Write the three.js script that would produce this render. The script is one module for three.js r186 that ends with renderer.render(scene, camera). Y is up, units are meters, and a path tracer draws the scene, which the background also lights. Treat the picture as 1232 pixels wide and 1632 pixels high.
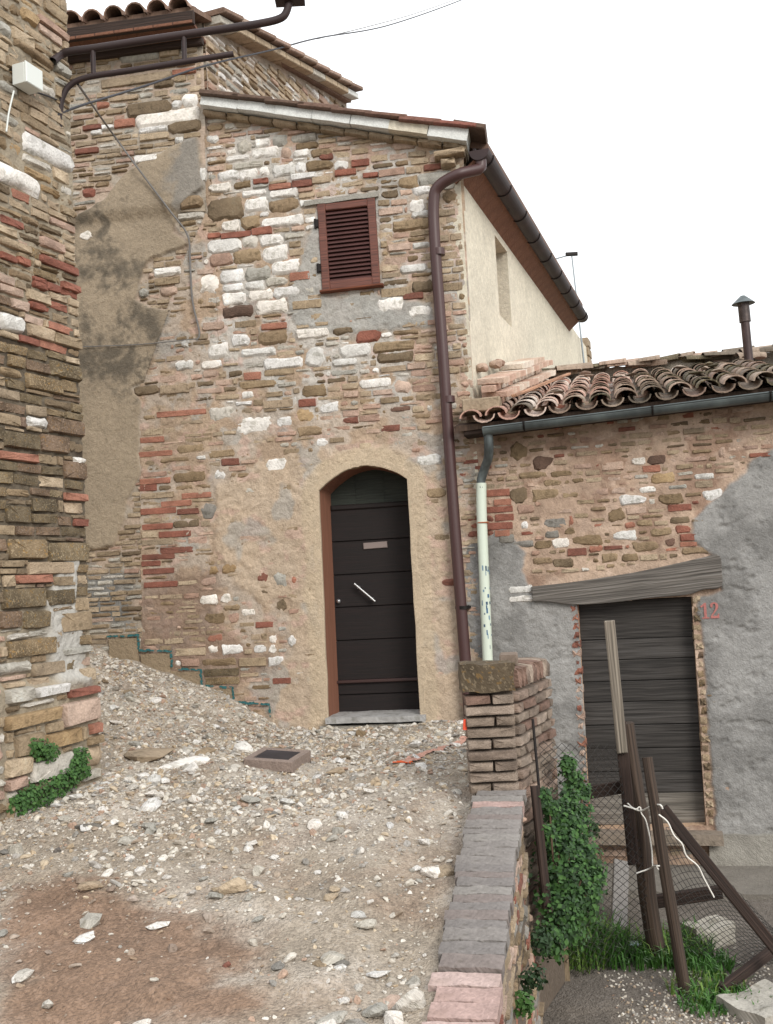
import * as THREE from 'three';
import { mergeGeometries, toCreasedNormals, mergeVertices } from 'three/addons/utils/BufferGeometryUtils.js';
import { FontLoader } from 'three/addons/loaders/FontLoader.js';
import { TextGeometry } from 'three/addons/geometries/TextGeometry.js';

// ------------------------------------------------------------------ camera, sky, sun, exposure
const scene = new THREE.Scene();
const W = 1232, H = 1632;                                   // size of the photograph, used to read positions off it
const EYE = 1.65;
const camera = new THREE.PerspectiveCamera(54, 773 / 1024, 0.05, 400);
camera.position.set(0, EYE, 0);
camera.rotation.order = 'YXZ';
camera.rotation.set(0.0612, 0, -0.055);
camera.updateMatrixWorld(true);

const renderer = new THREE.WebGLRenderer({ antialias: true });
renderer.toneMapping = THREE.LinearToneMapping;
renderer.toneMappingExposure = 1.62;
renderer.shadowMap.enabled = true;

{ // bright, even overcast sky
  const w = 128, h = 64, d = new Float32Array(w * h * 4);
  for (let y = 0; y < h; y++) for (let x = 0; x < w; x++) {
    const el = (y + 0.5) / h * 2 - 1, k = Math.max(0, el), i = (y * w + x) * 4;
    const L = el < 0 ? 0.55 : 0.92 + 0.16 * k;
    d[i] = L * (0.985 - 0.03 * k); d[i + 1] = L * (1.0 - 0.005 * k); d[i + 2] = L * (1.01 + 0.03 * k); d[i + 3] = 1;
  }
  const sky = new THREE.DataTexture(d, w, h, THREE.RGBAFormat, THREE.FloatType);
  sky.mapping = THREE.EquirectangularReflectionMapping; sky.magFilter = sky.minFilter = THREE.LinearFilter;
  sky.needsUpdate = true;
  scene.background = sky; scene.environment = sky;
}
const sun = new THREE.DirectionalLight(0xfffaf0, 1.3);
sun.position.set(8, 11, 8); sun.target.position.set(0, 1, -8);
sun.castShadow = true; sun.shadow.radius = 44;
Object.assign(sun.shadow.camera, { left: -14, right: 14, top: 14, bottom: -14, near: 0.5, far: 60 });
scene.add(sun, sun.target);

// ------------------------------------------------------------------ small tools
const rnd = (seed) => () => { seed = (seed + 0x6d2b79f5) | 0; let t = Math.imul(seed ^ (seed >>> 15), 1 | seed); t = (t + Math.imul(t ^ (t >>> 7), 61 | t)) ^ t; return ((t ^ (t >>> 14)) >>> 0) / 4294967296; };
const V = (x, y, z) => new THREE.Vector3(x, y, z);
const C = (h) => new THREE.Color(h);
const mix = (a, b, k) => a + (b - a) * k;
const clamp = (x, a = 0, b = 1) => Math.min(b, Math.max(a, x));
const sst = (a, b, x) => { const k = clamp((x - a) / (b - a)); return k * k * (3 - 2 * k); };
const pick = (a, r) => a[Math.floor(r() * a.length)];
const tab = (pts, x) => { if (x <= pts[0][0]) return pts[0][1]; for (let i = 1; i < pts.length; i++) if (x <= pts[i][0]) return mix(pts[i - 1][1], pts[i][1], (x - pts[i - 1][0]) / (pts[i][0] - pts[i - 1][0])); return pts[pts.length - 1][1]; };
const hash2 = (i, j, s) => { let n = Math.imul(i, 374761393) + Math.imul(j, 668265263) + Math.imul(s, 974634777); n = Math.imul(n ^ (n >>> 13), 1274126177); return ((n ^ (n >>> 16)) >>> 0) / 4294967296; };
function vnoise(x, y, s = 0, per = 0, perY = per) {
  const xi = Math.floor(x), yi = Math.floor(y), fx = x - xi, fy = y - yi;
  const u = fx * fx * (3 - 2 * fx), v = fy * fy * (3 - 2 * fy);
  const m = per ? (k) => ((k % per) + per) % per : (k) => k, my = perY ? (k) => ((k % perY) + perY) % perY : m;
  return mix(mix(hash2(m(xi), my(yi), s), hash2(m(xi + 1), my(yi), s), u), mix(hash2(m(xi), my(yi + 1), s), hash2(m(xi + 1), my(yi + 1), s), u), v);
}
const fbm = (x, y, s = 0, oct = 4) => { let a = 0, k = 0.5, t = 0; for (let i = 0; i < oct; i++) { a += k * vnoise(x, y, s + i * 17); t += k; x *= 2.03; y *= 2.03; k *= 0.5; } return a / t; };
const pfbm = (x, y, per, s = 0, oct = 4) => { let a = 0, k = 0.5, t = 0; for (let i = 0; i < oct; i++) { a += k * vnoise(x * per, y * per, s + i * 17, per); t += k; per *= 2; k *= 0.55; } return a / t; };

// a ray through a place in the photograph
const ray = (x, y) => V((x / W) * 2 - 1, 1 - (y / H) * 2, 0.5).unproject(camera).sub(camera.position).normalize();
camera.aspect = W / H; camera.updateProjectionMatrix();
const atDepth = (x, y, d) => { const r = ray(x, y); return r.multiplyScalar(d / -r.z).add(camera.position); };
const atLevel = (x, y, h) => { const r = ray(x, y); return r.multiplyScalar((h - EYE) / r.y).add(camera.position); };

// a vertical wall plane: s runs along it, t is height above its origin, off is outward
class Frame {
  constructor(o, u) { this.o = o.clone(); this.u = u.clone().setY(0).normalize(); this.n = this.u.clone().cross(V(0, 1, 0)); this.turn = Math.atan2(-this.u.z, this.u.x); }
  at(s, t, off = 0) { return this.o.clone().addScaledVector(this.u, s).addScaledVector(this.n, off).add(V(0, t, 0)); }
  hit(x, y, off = 0) {
    const r = ray(x, y), p = this.o.clone().addScaledVector(this.n, off);
    const k = p.clone().sub(camera.position).dot(this.n) / r.dot(this.n);
    const q = r.multiplyScalar(k).add(camera.position).sub(p);
    return [q.dot(this.u), q.y];
  }
  local(p) { const q = p.clone().sub(this.o); return V(q.dot(this.u), q.y, q.dot(this.n)); }
  poly(pts, off = 0) { return pts.map(([x, y]) => this.hit(x, y, off)); }
}

// ------------------------------------------------------------------ objects and names
const taken = {};
const numbered = (n) => { const k = taken[n] = (taken[n] ?? -1) + 1; return k ? n + '_' + String(k).padStart(3, '0') : n; };
function tag(o, label, category, group, kind) { if (label) o.userData.label = label; if (category) o.userData.category = category; if (group) o.userData.group = group; if (kind) o.userData.kind = kind; return o; }
function shade(o) { o.traverse((m) => { if (m.isMesh) m.castShadow = m.receiveShadow = true; }); return o; }
function thing(name, label, category, frame, group) {
  const g = new THREE.Group(); g.name = numbered(name); tag(g, label, category, group);
  if (frame) { g.position.copy(frame.o); g.rotation.y = frame.turn; }
  g.updateMatrixWorld(true); scene.add(g); return g;
}
function part(name, geo, mat, parent, label) { const m = new THREE.Mesh(geo, mat); m.name = name; parent.add(m); if (label) m.userData.label = label; return m; }
// a piece modelled in world coordinates, handed to a thing that has its own place
function worldPart(name, geo, mat, parent, label) { parent.updateWorldMatrix(true, false); geo.applyMatrix4(parent.matrixWorld.clone().invert()); return part(name, geo, mat, parent, label); }
function solo(name, geo, mat, label, category, group, kind) { const m = new THREE.Mesh(geo, mat); m.name = numbered(name); tag(m, label, category, group, kind); scene.add(m); return m; }
// a single-mesh thing modelled in world coordinates: moved to its own base
function soloWorld(name, geo, mat, label, category, group, kind) {
  geo.computeBoundingBox(); const b = geo.boundingBox, c = V((b.min.x + b.max.x) / 2, b.min.y, (b.min.z + b.max.z) / 2);
  geo.translate(-c.x, -c.y, -c.z); const m = solo(name, geo, mat, label, category, group, kind); m.position.copy(c); return m;
}

// ------------------------------------------------------------------ textures and materials
function tex(size, fn, srgb = true) {
  const d = new Uint8Array(size * size * 4);
  for (let y = 0; y < size; y++) for (let x = 0; x < size; x++) { const c = fn(x / size, y / size), i = (y * size + x) * 4; for (let k = 0; k < 3; k++) d[i + k] = clamp(Array.isArray(c) ? c[k] : c) * 255; d[i + 3] = 255; }
  const t = new THREE.DataTexture(d, size, size); t.wrapS = t.wrapT = THREE.RepeatWrapping; t.magFilter = THREE.LinearFilter; t.minFilter = THREE.LinearMipmapLinearFilter; t.generateMipmaps = true;
  if (srgb) t.colorSpace = THREE.SRGBColorSpace; t.needsUpdate = true; return t;
}
const again = (t, rx, ry = rx) => { const c = t.clone(); c.repeat.set(rx, ry); c.needsUpdate = true; return c; };
const T = {};
T.stone = tex(512, (u, v) => { const n = pfbm(u, v, 4, 1, 6), m = pfbm(u, v, 40, 9, 3), k = pfbm(u, v, 12, 5, 3); const g = 0.9 + 0.3 * (n - 0.5) + 0.2 * (m - 0.5); const dark = k > 0.66 ? 0.12 * Math.min(1, (k - 0.66) / 0.08) : 0; return [g + 0.02 - dark, g - dark, g - 0.02 - dark * 1.1]; });
T.stoneBump = tex(512, (u, v) => 0.5 + 0.55 * (pfbm(u, v, 7, 31, 5) - 0.5) + 0.35 * (pfbm(u, v, 60, 33, 2) - 0.5), false);
T.lichen = tex(512, (u, v) => {
  const n = pfbm(u, v, 5, 51, 5), s = pfbm(u, v, 64, 57, 2), y = pfbm(u, v, 40, 63, 2); let g = 0.78 + 0.5 * (n - 0.5);
  if (s > 0.655) return [1, 1, 0.97]; if (y > 0.74) return [0.95, 0.86, 0.66]; return [g + 0.02, g, g - 0.05];
});
T.brickTex = tex(512, (u, v) => { const n = pfbm(u, v, 5, 71, 5), m = pfbm(u, v, 64, 75, 2), w = pfbm(u, v, 9, 79, 4); const g = 0.88 + 0.32 * (n - 0.5) + 0.2 * (m - 0.5); const f = clamp((w - 0.58) * 5) * 0.35; return [mix(g, 0.86, f), mix(g - 0.01, 0.84, f), mix(g - 0.02, 0.8, f)]; });
T.plaster = tex(1024, (u, v) => { const n = pfbm(u, v, 3, 91, 6), m = pfbm(u, v, 90, 95, 3), k = pfbm(u, v, 20, 97, 4); const g = 0.92 + 0.16 * (n - 0.5) + 0.16 * (m - 0.5) + 0.1 * (k - 0.5); return [g, g - 0.003, g - 0.008]; });
T.plasterBump = tex(1024, (u, v) => 0.5 + 0.5 * (pfbm(u, v, 24, 101, 4) - 0.5) + 0.42 * (pfbm(u, v, 110, 103, 3) - 0.5), false);
T.dirt = tex(1024, (u, v) => { const n = pfbm(u, v, 6, 111, 6), m = pfbm(u, v, 120, 113, 3), k = pfbm(u, v, 40, 117, 3); let g = 0.88 + 0.22 * (n - 0.5) + 0.34 * (m - 0.5); if (k > 0.64) g += 0.1; return [g + 0.012, g, g - 0.02]; });
T.dirtBump = tex(1024, (u, v) => 0.5 + 0.5 * (pfbm(u, v, 30, 121, 4) - 0.5) + 0.5 * (pfbm(u, v, 150, 123, 2) - 0.5), false);
T.wood = tex(512, (u, v) => { const w = pfbm(u, v, 3, 131, 3); const g = 0.85 + 0.34 * (vnoise(u * 3 + w, v * 90 + w * 4, 133, 3, 90) - 0.5) + 0.3 * (vnoise(u * 8, v * 220, 135, 8, 220) - 0.5) + 0.2 * (w - 0.5); return [g, g - 0.01, g - 0.02]; });
T.woodBump = tex(512, (u, v) => { const w = pfbm(u, v, 3, 131, 3); return 0.5 + 0.5 * (vnoise(u * 3 + w, v * 90 + w * 4, 133, 3, 90) - 0.5) + 0.4 * (vnoise(u * 6, v * 240, 137, 6, 240) - 0.5); }, false);
T.rust = tex(256, (u, v) => { const n = pfbm(u, v, 6, 141, 5); const g = 0.75 + 0.5 * (n - 0.5); return [g, g - 0.02, g - 0.02]; });

const std = (color, o = {}) => new THREE.MeshStandardMaterial({ color, roughness: 0.9, metalness: 0, ...o });
const soft = (c, k = 0.2) => { const l = 0.3 * c.r + 0.55 * c.g + 0.15 * c.b; c.r += (l - c.r) * k; c.g += (l - c.g) * k; c.b += (l * 1.02 - c.b) * k; return c; };
const sandy = (color, map = T.stone) => std(soft(C(color)), { map, bumpMap: T.stoneBump, bumpScale: 0.012, roughness: 0.95 });
const tones = {
  w: ['#ededeb', '#e4e6e7', '#efece6', '#dcdedd', '#f2f2f0'], g: ['#b9b7ae', '#c6c3b8', '#adada6', '#cfccc4'],
  t: ['#ad9878', '#bba688', '#a08c6e', '#c4b092', '#b5a084', '#a8967c'], b: ['#8a7453', '#978060', '#7c6a50', '#a28b68'], o: ['#b4976a', '#a6895c'],
  r: ['#a8654d', '#9b5a45', '#b5755a', '#8f5643'], p: ['#c2a08c', '#cdb09c', '#b5917c', '#c6a893'], d: ['#6b5142', '#7a5a49', '#86624f'],
  l: ['#86755c', '#948267', '#796a54', '#9a8466', '#8a7260'], y: ['#8f8d88', '#a09d97', '#838079'], k: ['#565250', '#64605c', '#736d68'],
};
const MAT = {};
for (const k in tones) MAT[k] = tones[k].map((c) => sandy(c, k === 'l' ? T.lichen : 'rpd'.includes(k) ? T.brickTex : T.stone));
const stoneMass = new THREE.MeshStandardMaterial({ vertexColors: true, map: T.stone, bumpMap: T.stoneBump, bumpScale: 0.006, roughness: 0.95 });
const skinMat = new THREE.MeshStandardMaterial({ vertexColors: true, map: T.plaster, bumpMap: T.plasterBump, bumpScale: 0.012, roughness: 0.97 });
const M = {
  cream: std('#dcd4c2', { map: again(T.plaster, 0.45), bumpMap: T.plasterBump, bumpScale: 0.01 }),
  surround: std('#c3b199', { map: T.plaster, bumpMap: T.plasterBump, bumpScale: 0.006 }),
  reveal: std('#875a46', { map: T.plaster, bumpMap: T.plasterBump, bumpScale: 0.006 }),
  doorWood: std('#170a09', { map: T.wood, bumpMap: T.woodBump, bumpScale: 0.001, roughness: 0.75 }),
  doorPanel: std('#2c332b', { map: T.wood, bumpMap: T.woodBump, bumpScale: 0.002, roughness: 0.7 }),
  shutter: std('#74463a', { map: T.wood, bumpMap: T.woodBump, bumpScale: 0.002, roughness: 0.65 }),
  slat: std('#563330', { map: T.wood, bumpMap: T.woodBump, bumpScale: 0.002, roughness: 0.7 }),
  iron: std('#2a2422', { roughness: 0.6, metalness: 0.5, map: T.rust }),
  brownPaint: std('#3c2828', { roughness: 0.65, map: T.rust }),
  brownPipe: std('#452d2c', { roughness: 0.45 }),
  zinc: std('#7d8a8b', { roughness: 0.5, metalness: 0.45, map: T.rust }),
  whitePipe: std('#c9d2c4', { roughness: 0.5 }),
  chrome: std('#a7a7a8', { roughness: 0.35, metalness: 0.8 }),
  greyWood: std('#75706b', { map: again(T.wood, 1, 1), bumpMap: T.woodBump, bumpScale: 0.008 }),
  plankWood: std('#403d3b', { map: T.wood, bumpMap: T.woodBump, bumpScale: 0.005 }),
  paleWood: std('#8d8478', { map: T.wood, bumpMap: T.woodBump, bumpScale: 0.004 }),
  postWood: std('#4e4036', { map: T.wood, bumpMap: T.woodBump, bumpScale: 0.008 }),
  darkWood: std('#3a2b24', { map: T.wood, bumpMap: T.woodBump, bumpScale: 0.006 }),
  soffit: std('#7a5340', { map: T.brickTex, bumpMap: T.stoneBump, bumpScale: 0.01 }),
  cement: std('#a09c94', { map: T.plaster, bumpMap: T.plasterBump, bumpScale: 0.012 }),
  white: std('#e2e4e2', { map: T.plaster, bumpMap: T.plasterBump, bumpScale: 0.008 }),
  box: std('#d5d9d5', { roughness: 0.55 }), cable: std('#26242a', { roughness: 0.6 }), greyCable: std('#6d6a68', { roughness: 0.7 }), string: std('#e8e4dc'),
};

// ------------------------------------------------------------------ shapes
const bx = (w, h, d, x = 0, y = 0, z = 0) => new THREE.BoxGeometry(w, h, d).translate(x, y, z);
// a box with chamfered edges, 44 triangles
function cbox(w, h, d, c = 0.005) {
  const s = new THREE.Shape(), a = w / 2, b = h / 2; c = Math.min(c, a * 0.8, b * 0.8, d * 0.4);
  s.moveTo(-a + c, -b + c); s.lineTo(a - c, -b + c); s.lineTo(a - c, b - c); s.lineTo(-a + c, b - c); s.closePath();
  return new THREE.ExtrudeGeometry(s, { depth: d - 2 * c, bevelEnabled: true, bevelThickness: c, bevelSize: c, bevelSegments: 1, curveSegments: 1 }).translate(0, 0, -d / 2 + c);
}
function orient(g, p0, p1) { // geometry along +y of unit placement between two points
  const dir = p1.clone().sub(p0); const q = new THREE.Quaternion().setFromUnitVectors(V(0, 1, 0), dir.clone().normalize());
  return g.applyQuaternion(q).translate((p0.x + p1.x) / 2, (p0.y + p1.y) / 2, (p0.z + p1.z) / 2);
}
function metreUV(g, k = 1) { const p = g.attributes.position, uv = new Float32Array(p.count * 2); for (let i = 0; i < p.count; i++) { uv[2 * i] = (p.getX(i) + p.getY(i) * 0.37) * k; uv[2 * i + 1] = (p.getZ(i) + p.getY(i) * 0.83) * k; } g.setAttribute('uv', new THREE.BufferAttribute(uv, 2)); return g; }
const rod = (p0, p1, r0, r1 = r0, seg = 10) => orient(new THREE.CylinderGeometry(r1, r0, p0.distanceTo(p1), seg, 1), p0, p1);
const tube = (pts, r, seg = 40, rs = 8, tension = 0.5) => new THREE.TubeGeometry(new THREE.CatmullRomCurve3(pts, false, 'catmullrom', tension), seg, r, rs);
// a beam between two points, its wide side turned to the given normal
function beam(p0, p1, w, d, face = V(0, 0, 1), c = 0.006) {
  const len = p0.distanceTo(p1), y = p1.clone().sub(p0).normalize(), x = y.clone().cross(face).normalize(), z = x.clone().cross(y);
  const bg = cbox(w, len, d, c), bp = bg.attributes.position, bu = bg.attributes.uv; for (let i = 0; i < bp.count; i++) bu.setXY(i, bp.getY(i) * 0.5, bp.getX(i) * 1.2 + bp.getZ(i) * 0.7 + len);
  return bg.applyMatrix4(new THREE.Matrix4().makeBasis(x, y, z).setPosition(p0.clone().add(p1).multiplyScalar(0.5)));
}
function rough(g, amp, freq, seed) { // uneven surface for timber, lumps of cement and the like
  g = mergeVertices(g.index ? g : g, 1e-4); const p = g.attributes.position;
  for (let i = 0; i < p.count; i++) { const x = p.getX(i), y = p.getY(i), z = p.getZ(i); p.setXYZ(i, x + amp * (fbm(y * freq, z * freq, seed, 3) - 0.5) * 2, y + amp * (fbm(x * freq, z * freq, seed + 3, 3) - 0.5) * 2, z + amp * (fbm(x * freq, y * freq, seed + 7, 3) - 0.5) * 2); }
  g.computeVertexNormals(); return metreUV(g, 1.3);
}
// a knotty round pole
function pole(p0, p1, r0, r1, seed, rings = 14, seg = 9) {
  const len = p0.distanceTo(p1), g = new THREE.CylinderGeometry(r1, r0, len, seg, rings), p = g.attributes.position;
  for (let i = 0; i < p.count; i++) { const y = p.getY(i), a = Math.atan2(p.getZ(i), p.getX(i)); const k = 1 + 0.22 * (fbm(y * 5 + 3, Math.cos(a) * 1.3 + Math.sin(a) * 0.7, seed, 3) - 0.5); const b = 0.35 * r0 * (fbm(y * 2.2, seed * 1.7, seed + 5, 2) - 0.5) * 2; p.setX(i, p.getX(i) * k + b); p.setZ(i, p.getZ(i) * k); }
  const uv = g.attributes.uv; for (let i = 0; i < uv.count; i++) uv.setXY(i, uv.getY(i) * len * 0.45, uv.getX(i) * 0.35);
  g.computeVertexNormals(); return orient(g, p0, p1);
}

// unit stones (width 1, height 1, front at z = 0, back at z = -1), scaled to size; 50 triangles
function stoneGeo(aspect, style, r) {
  const cut = () => (style === 'brick' ? mix(0.03, 0.13, r()) : mix(0.1, 0.36, r())), j = style === 'brick' ? 0.025 : 0.07, w = aspect / 2, h = 0.5;
  const o = []; const add = (x, y) => o.push([x + (r() - 0.5) * j * 2, y + (r() - 0.5) * j * 2]);
  add(-w + cut(), -h); add((r() - 0.5) * w, -h); add(w - cut(), -h); add(w, -h + cut()); add(w, h - cut());
  add(w - cut(), h); add((r() - 0.5) * w, h); add(-w + cut(), h); add(-w, h - cut()); add(-w, -h + cut());
  const bev = style === 'brick' ? mix(0.05, 0.1, r()) : mix(0.12, 0.24, r());
  const P = [], idx = [], N = o.length, shrink = (v, lim) => Math.sign(v) * Math.max(Math.abs(v) - bev, lim * 0.2);
  for (const [x, y] of o) P.push(x / aspect, y, -1);
  for (const [x, y] of o) P.push(x / aspect, y, -0.3 - 0.15 * r());
  for (const [x, y] of o) P.push(shrink(x, w) / aspect, shrink(y, h), -0.14 * r());
  P.push((r() - 0.5) * 0.3, (r() - 0.5) * 0.3, 0);
  for (let i = 0; i < N; i++) { const k = (i + 1) % N; idx.push(i, k, N + k, i, N + k, N + i, N + i, N + k, 2 * N + k, N + i, 2 * N + k, 2 * N + i, 2 * N + i, 2 * N + k, 3 * N); }
  const g = new THREE.BufferGeometry(); g.setAttribute('position', new THREE.Float32BufferAttribute(P, 3)); g.setIndex(idx);
  const n = toCreasedNormals(g.toNonIndexed(), 0.75), uv = [], p = n.attributes.position, ou = r(), ov = r();
  for (let i = 0; i < p.count; i++) uv.push(ou + p.getX(i) * aspect * 0.22 + p.getZ(i) * 0.1, ov + p.getY(i) * 0.22 + p.getZ(i) * 0.1);
  n.setAttribute('uv', new THREE.Float32BufferAttribute(uv, 2)); return n;
}
const SG = { brick: [], stone: [] };
{ const r = rnd(77); for (const st of ['brick', 'stone']) for (const a of [1, 2, 4]) SG[st].push([a, Array.from({ length: 8 }, () => stoneGeo(a, st, r))]); }
const stoneShape = (w, h, style, r) => { const a = w / h; const L = SG[style]; return pick(a < 1.45 ? L[0][1] : a < 2.9 ? L[1][1] : L[2][1], r); };

// rubble: faceted chips, 20 to 36 triangles
const chipGeo = (seed, det = 0) => {
  const r = rnd(seed), g0 = mergeVertices(new THREE.IcosahedronGeometry(1, det).deleteAttribute('normal').deleteAttribute('uv')), p = g0.attributes.position, sx = mix(0.75, 1.3, r()), sy = mix(0.4, 0.75, r()), sz = mix(0.7, 1.1, r());
  const cuts = Array.from({ length: 6 }, () => [V(r() - 0.5, r() - 0.35, r() - 0.5).normalize(), mix(0.38, 0.72, r())]);
  for (let i = 0; i < p.count; i++) { const v = V(p.getX(i), p.getY(i), p.getZ(i)).multiplyScalar(mix(0.8, 1.15, r())); for (const [n, d] of cuts) { const k = v.dot(n); if (k > d) v.addScaledVector(n, d - k); } p.setXYZ(i, v.x * sx, v.y * sy, v.z * sz); }
  const g = g0.toNonIndexed(), q = g.attributes.position, uv = []; g.computeVertexNormals();
  for (let i = 0; i < q.count; i++) uv.push(q.getX(i) * 0.3 + q.getY(i) * 0.2 + seed * 0.37, q.getZ(i) * 0.3 + q.getY(i) * 0.2);
  g.setAttribute('uv', new THREE.Float32BufferAttribute(uv, 2)); return g;
};
const CHIPS = Array.from({ length: 10 }, (_, i) => chipGeo(500 + i * 7, i < 5 ? 1 : 0));

// polygons in wall coordinates
function inPoly(P, x, y) { let c = false; for (let i = 0, j = P.length - 1; i < P.length; j = i++) { const [xi, yi] = P[i], [xj, yj] = P[j]; if (yi > y !== yj > y && x < (xj - xi) * (y - yi) / (yj - yi) + xi) c = !c; } return c; }
function sdPoly(P, x, y) { let d = 1e9; for (let i = 0, j = P.length - 1; i < P.length; j = i++) { const [xi, yi] = P[i], [xj, yj] = P[j], ex = xj - xi, ey = yj - yi, k = clamp(((x - xi) * ex + (y - yi) * ey) / (ex * ex + ey * ey)); d = Math.min(d, Math.hypot(x - xi - ex * k, y - yi - ey * k)); } return inPoly(P, x, y) ? d : -d; }
// a ragged cover of a zone, 0 outside to 1 inside, in metres
const zone = (P, feather = 0.05, warp = 0.12, seed = 1) => { const xs = P.map((p) => p[0]), ys = P.map((p) => p[1]), m = warp + feather + 0.05, b = [Math.min(...xs) - m, Math.max(...xs) + m, Math.min(...ys) - m, Math.max(...ys) + m]; return (s, t) => (s < b[0] || s > b[1] || t < b[2] || t > b[3]) ? 0 : sst(-feather, feather, sdPoly(P, s, t) + warp * 2 * (fbm(s * 6, t * 6, seed, 4) - 0.5)); };

// the uneven face of mortar and plaster of a wall, one sheet
function skin(s0, s1, t0, t1, step, zf, cf, keep) {
  const nx = Math.round((s1 - s0) / step), ny = Math.round((t1 - t0) / step), pos = [], col = [], uv = [], idx = [];
  for (let j = 0; j <= ny; j++) for (let i = 0; i <= nx; i++) { const s = s0 + (s1 - s0) * i / nx, t = t0 + (t1 - t0) * j / ny, c = soft(cf(s, t), 0.22); pos.push(s, t, zf(s, t)); col.push(c.r, c.g, c.b); uv.push(s * 0.9, t * 0.9); }
  for (let j = 0; j < ny; j++) for (let i = 0; i < nx; i++) { if (keep && !keep(s0 + (s1 - s0) * (i + 0.5) / nx, t0 + (t1 - t0) * (j + 0.5) / ny)) continue; const a = j * (nx + 1) + i, b = a + 1, c = a + nx + 1, d = c + 1; idx.push(a, b, d, a, d, c); }
  const g = new THREE.BufferGeometry(); g.setAttribute('position', new THREE.Float32BufferAttribute(pos, 3)); g.setAttribute('color', new THREE.Float32BufferAttribute(col, 3)); g.setAttribute('uv', new THREE.Float32BufferAttribute(uv, 2)); g.setIndex(idx); g.computeVertexNormals(); return g;
}
const tmpC = new THREE.Color(), tmpD = new THREE.Color();

// lays masonry over a wall: listed stones first, then courses around them
function masonry({ box, keep, style, listed, seed, wander = 0.02 }) {
  const r = rnd(seed), [s0, s1, t0, t1] = box, R = 0.01, nx = Math.ceil((s1 - s0) / R), ny = Math.ceil((t1 - t0) / R), occ = new Uint8Array(nx * ny), out = [];
  const cell = (s) => Math.round(s / R);
  for (let j = 0; j < ny; j++) for (let i = 0; i < nx; i++) if (!keep(s0 + (i + 0.5) * R, t0 + (j + 0.5) * R)) occ[j * nx + i] = 1;
  const free = (i0, i1, j0, j1) => { if (i0 < 0 || j0 < 0 || i1 > nx || j1 > ny) return false; for (let j = j0; j < j1; j++) for (let i = i0; i < i1; i++) if (occ[j * nx + i]) return false; return true; };
  const mark = (i0, i1, j0, j1) => { for (let j = Math.max(0, j0); j < Math.min(ny, j1); j++) for (let i = Math.max(0, i0); i < Math.min(nx, i1); i++) occ[j * nx + i] = 1; };
  for (const a of listed) { out.push({ ...a, listed: true }); mark(cell(a.s - a.w / 2 - s0), cell(a.s + a.w / 2 - s0), cell(a.t - a.h / 2 - t0), cell(a.t + a.h / 2 - t0)); }
  const put = (i0, i1, j0, j1, st) => { const gap = mix(st.gap[0], st.gap[1], r()); const w = (i1 - i0) * R - gap, h = (j1 - j0) * R - gap; mark(i0, i1, j0, j1); if (w < 0.03 || h < 0.018) return; const kind = st.kinds[Math.floor(r() * st.kinds.length)]; out.push({ s: s0 + (i0 + i1) / 2 * R, t: t0 + (j0 + j1) / 2 * R, w, h, kind, z: mix(st.z[0], st.z[1], r()), tilt: (r() - 0.5) * 0.06 }); };
  let j = 0;
  while (j < ny) {
    const base = style((s0 + s1) / 2, t0 + j * R), hc = Math.max(4, Math.round(mix(base.h[0], base.h[1], r() * r()) / R));
    let i = 0;
    while (i < nx) {
      const jj = j + Math.round(((fbm((s0 + i * R) * 0.9, j * 0.21, seed, 2) - 0.5) * 2 * wander) / R);
      const st = style(s0 + i * R, t0 + jj * R), want = Math.round(mix(st.w[0], st.w[1], r()) / R);
      if (!free(i, i + 3, jj, jj + 3)) { i++; continue; }
      let h = Math.max(4, Math.round(mix(st.h[0], st.h[1], r() * 0.7 + 0.1) / R)); h = Math.abs(h - hc) < 4 ? hc : h;
      while (h > 3 && !free(i, i + 3, jj, jj + h)) h--;
      let w = 3; while (w < want && free(i + w, i + w + 1, jj, jj + h)) w++;
      if (w >= 4) put(i, i + w, jj, jj + h, st);
      i += Math.max(1, w);
    }
    j += hc;
  }
  for (let jj = 0; jj < ny - 3; jj++) for (let i = 0; i < nx - 3; i++) if (free(i, i + 4, jj, jj + 3)) { const st = style(s0 + i * R, t0 + jj * R); let h = 3, w = 4; while (h < 7 && free(i, i + 4, jj, jj + h + 1)) h++; while (w < 18 && free(i + w, i + w + 1, jj, jj + h)) w++; put(i, i + w, jj, jj + h, st); }
  return out;
}
const brickish = 'rpt';
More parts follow.
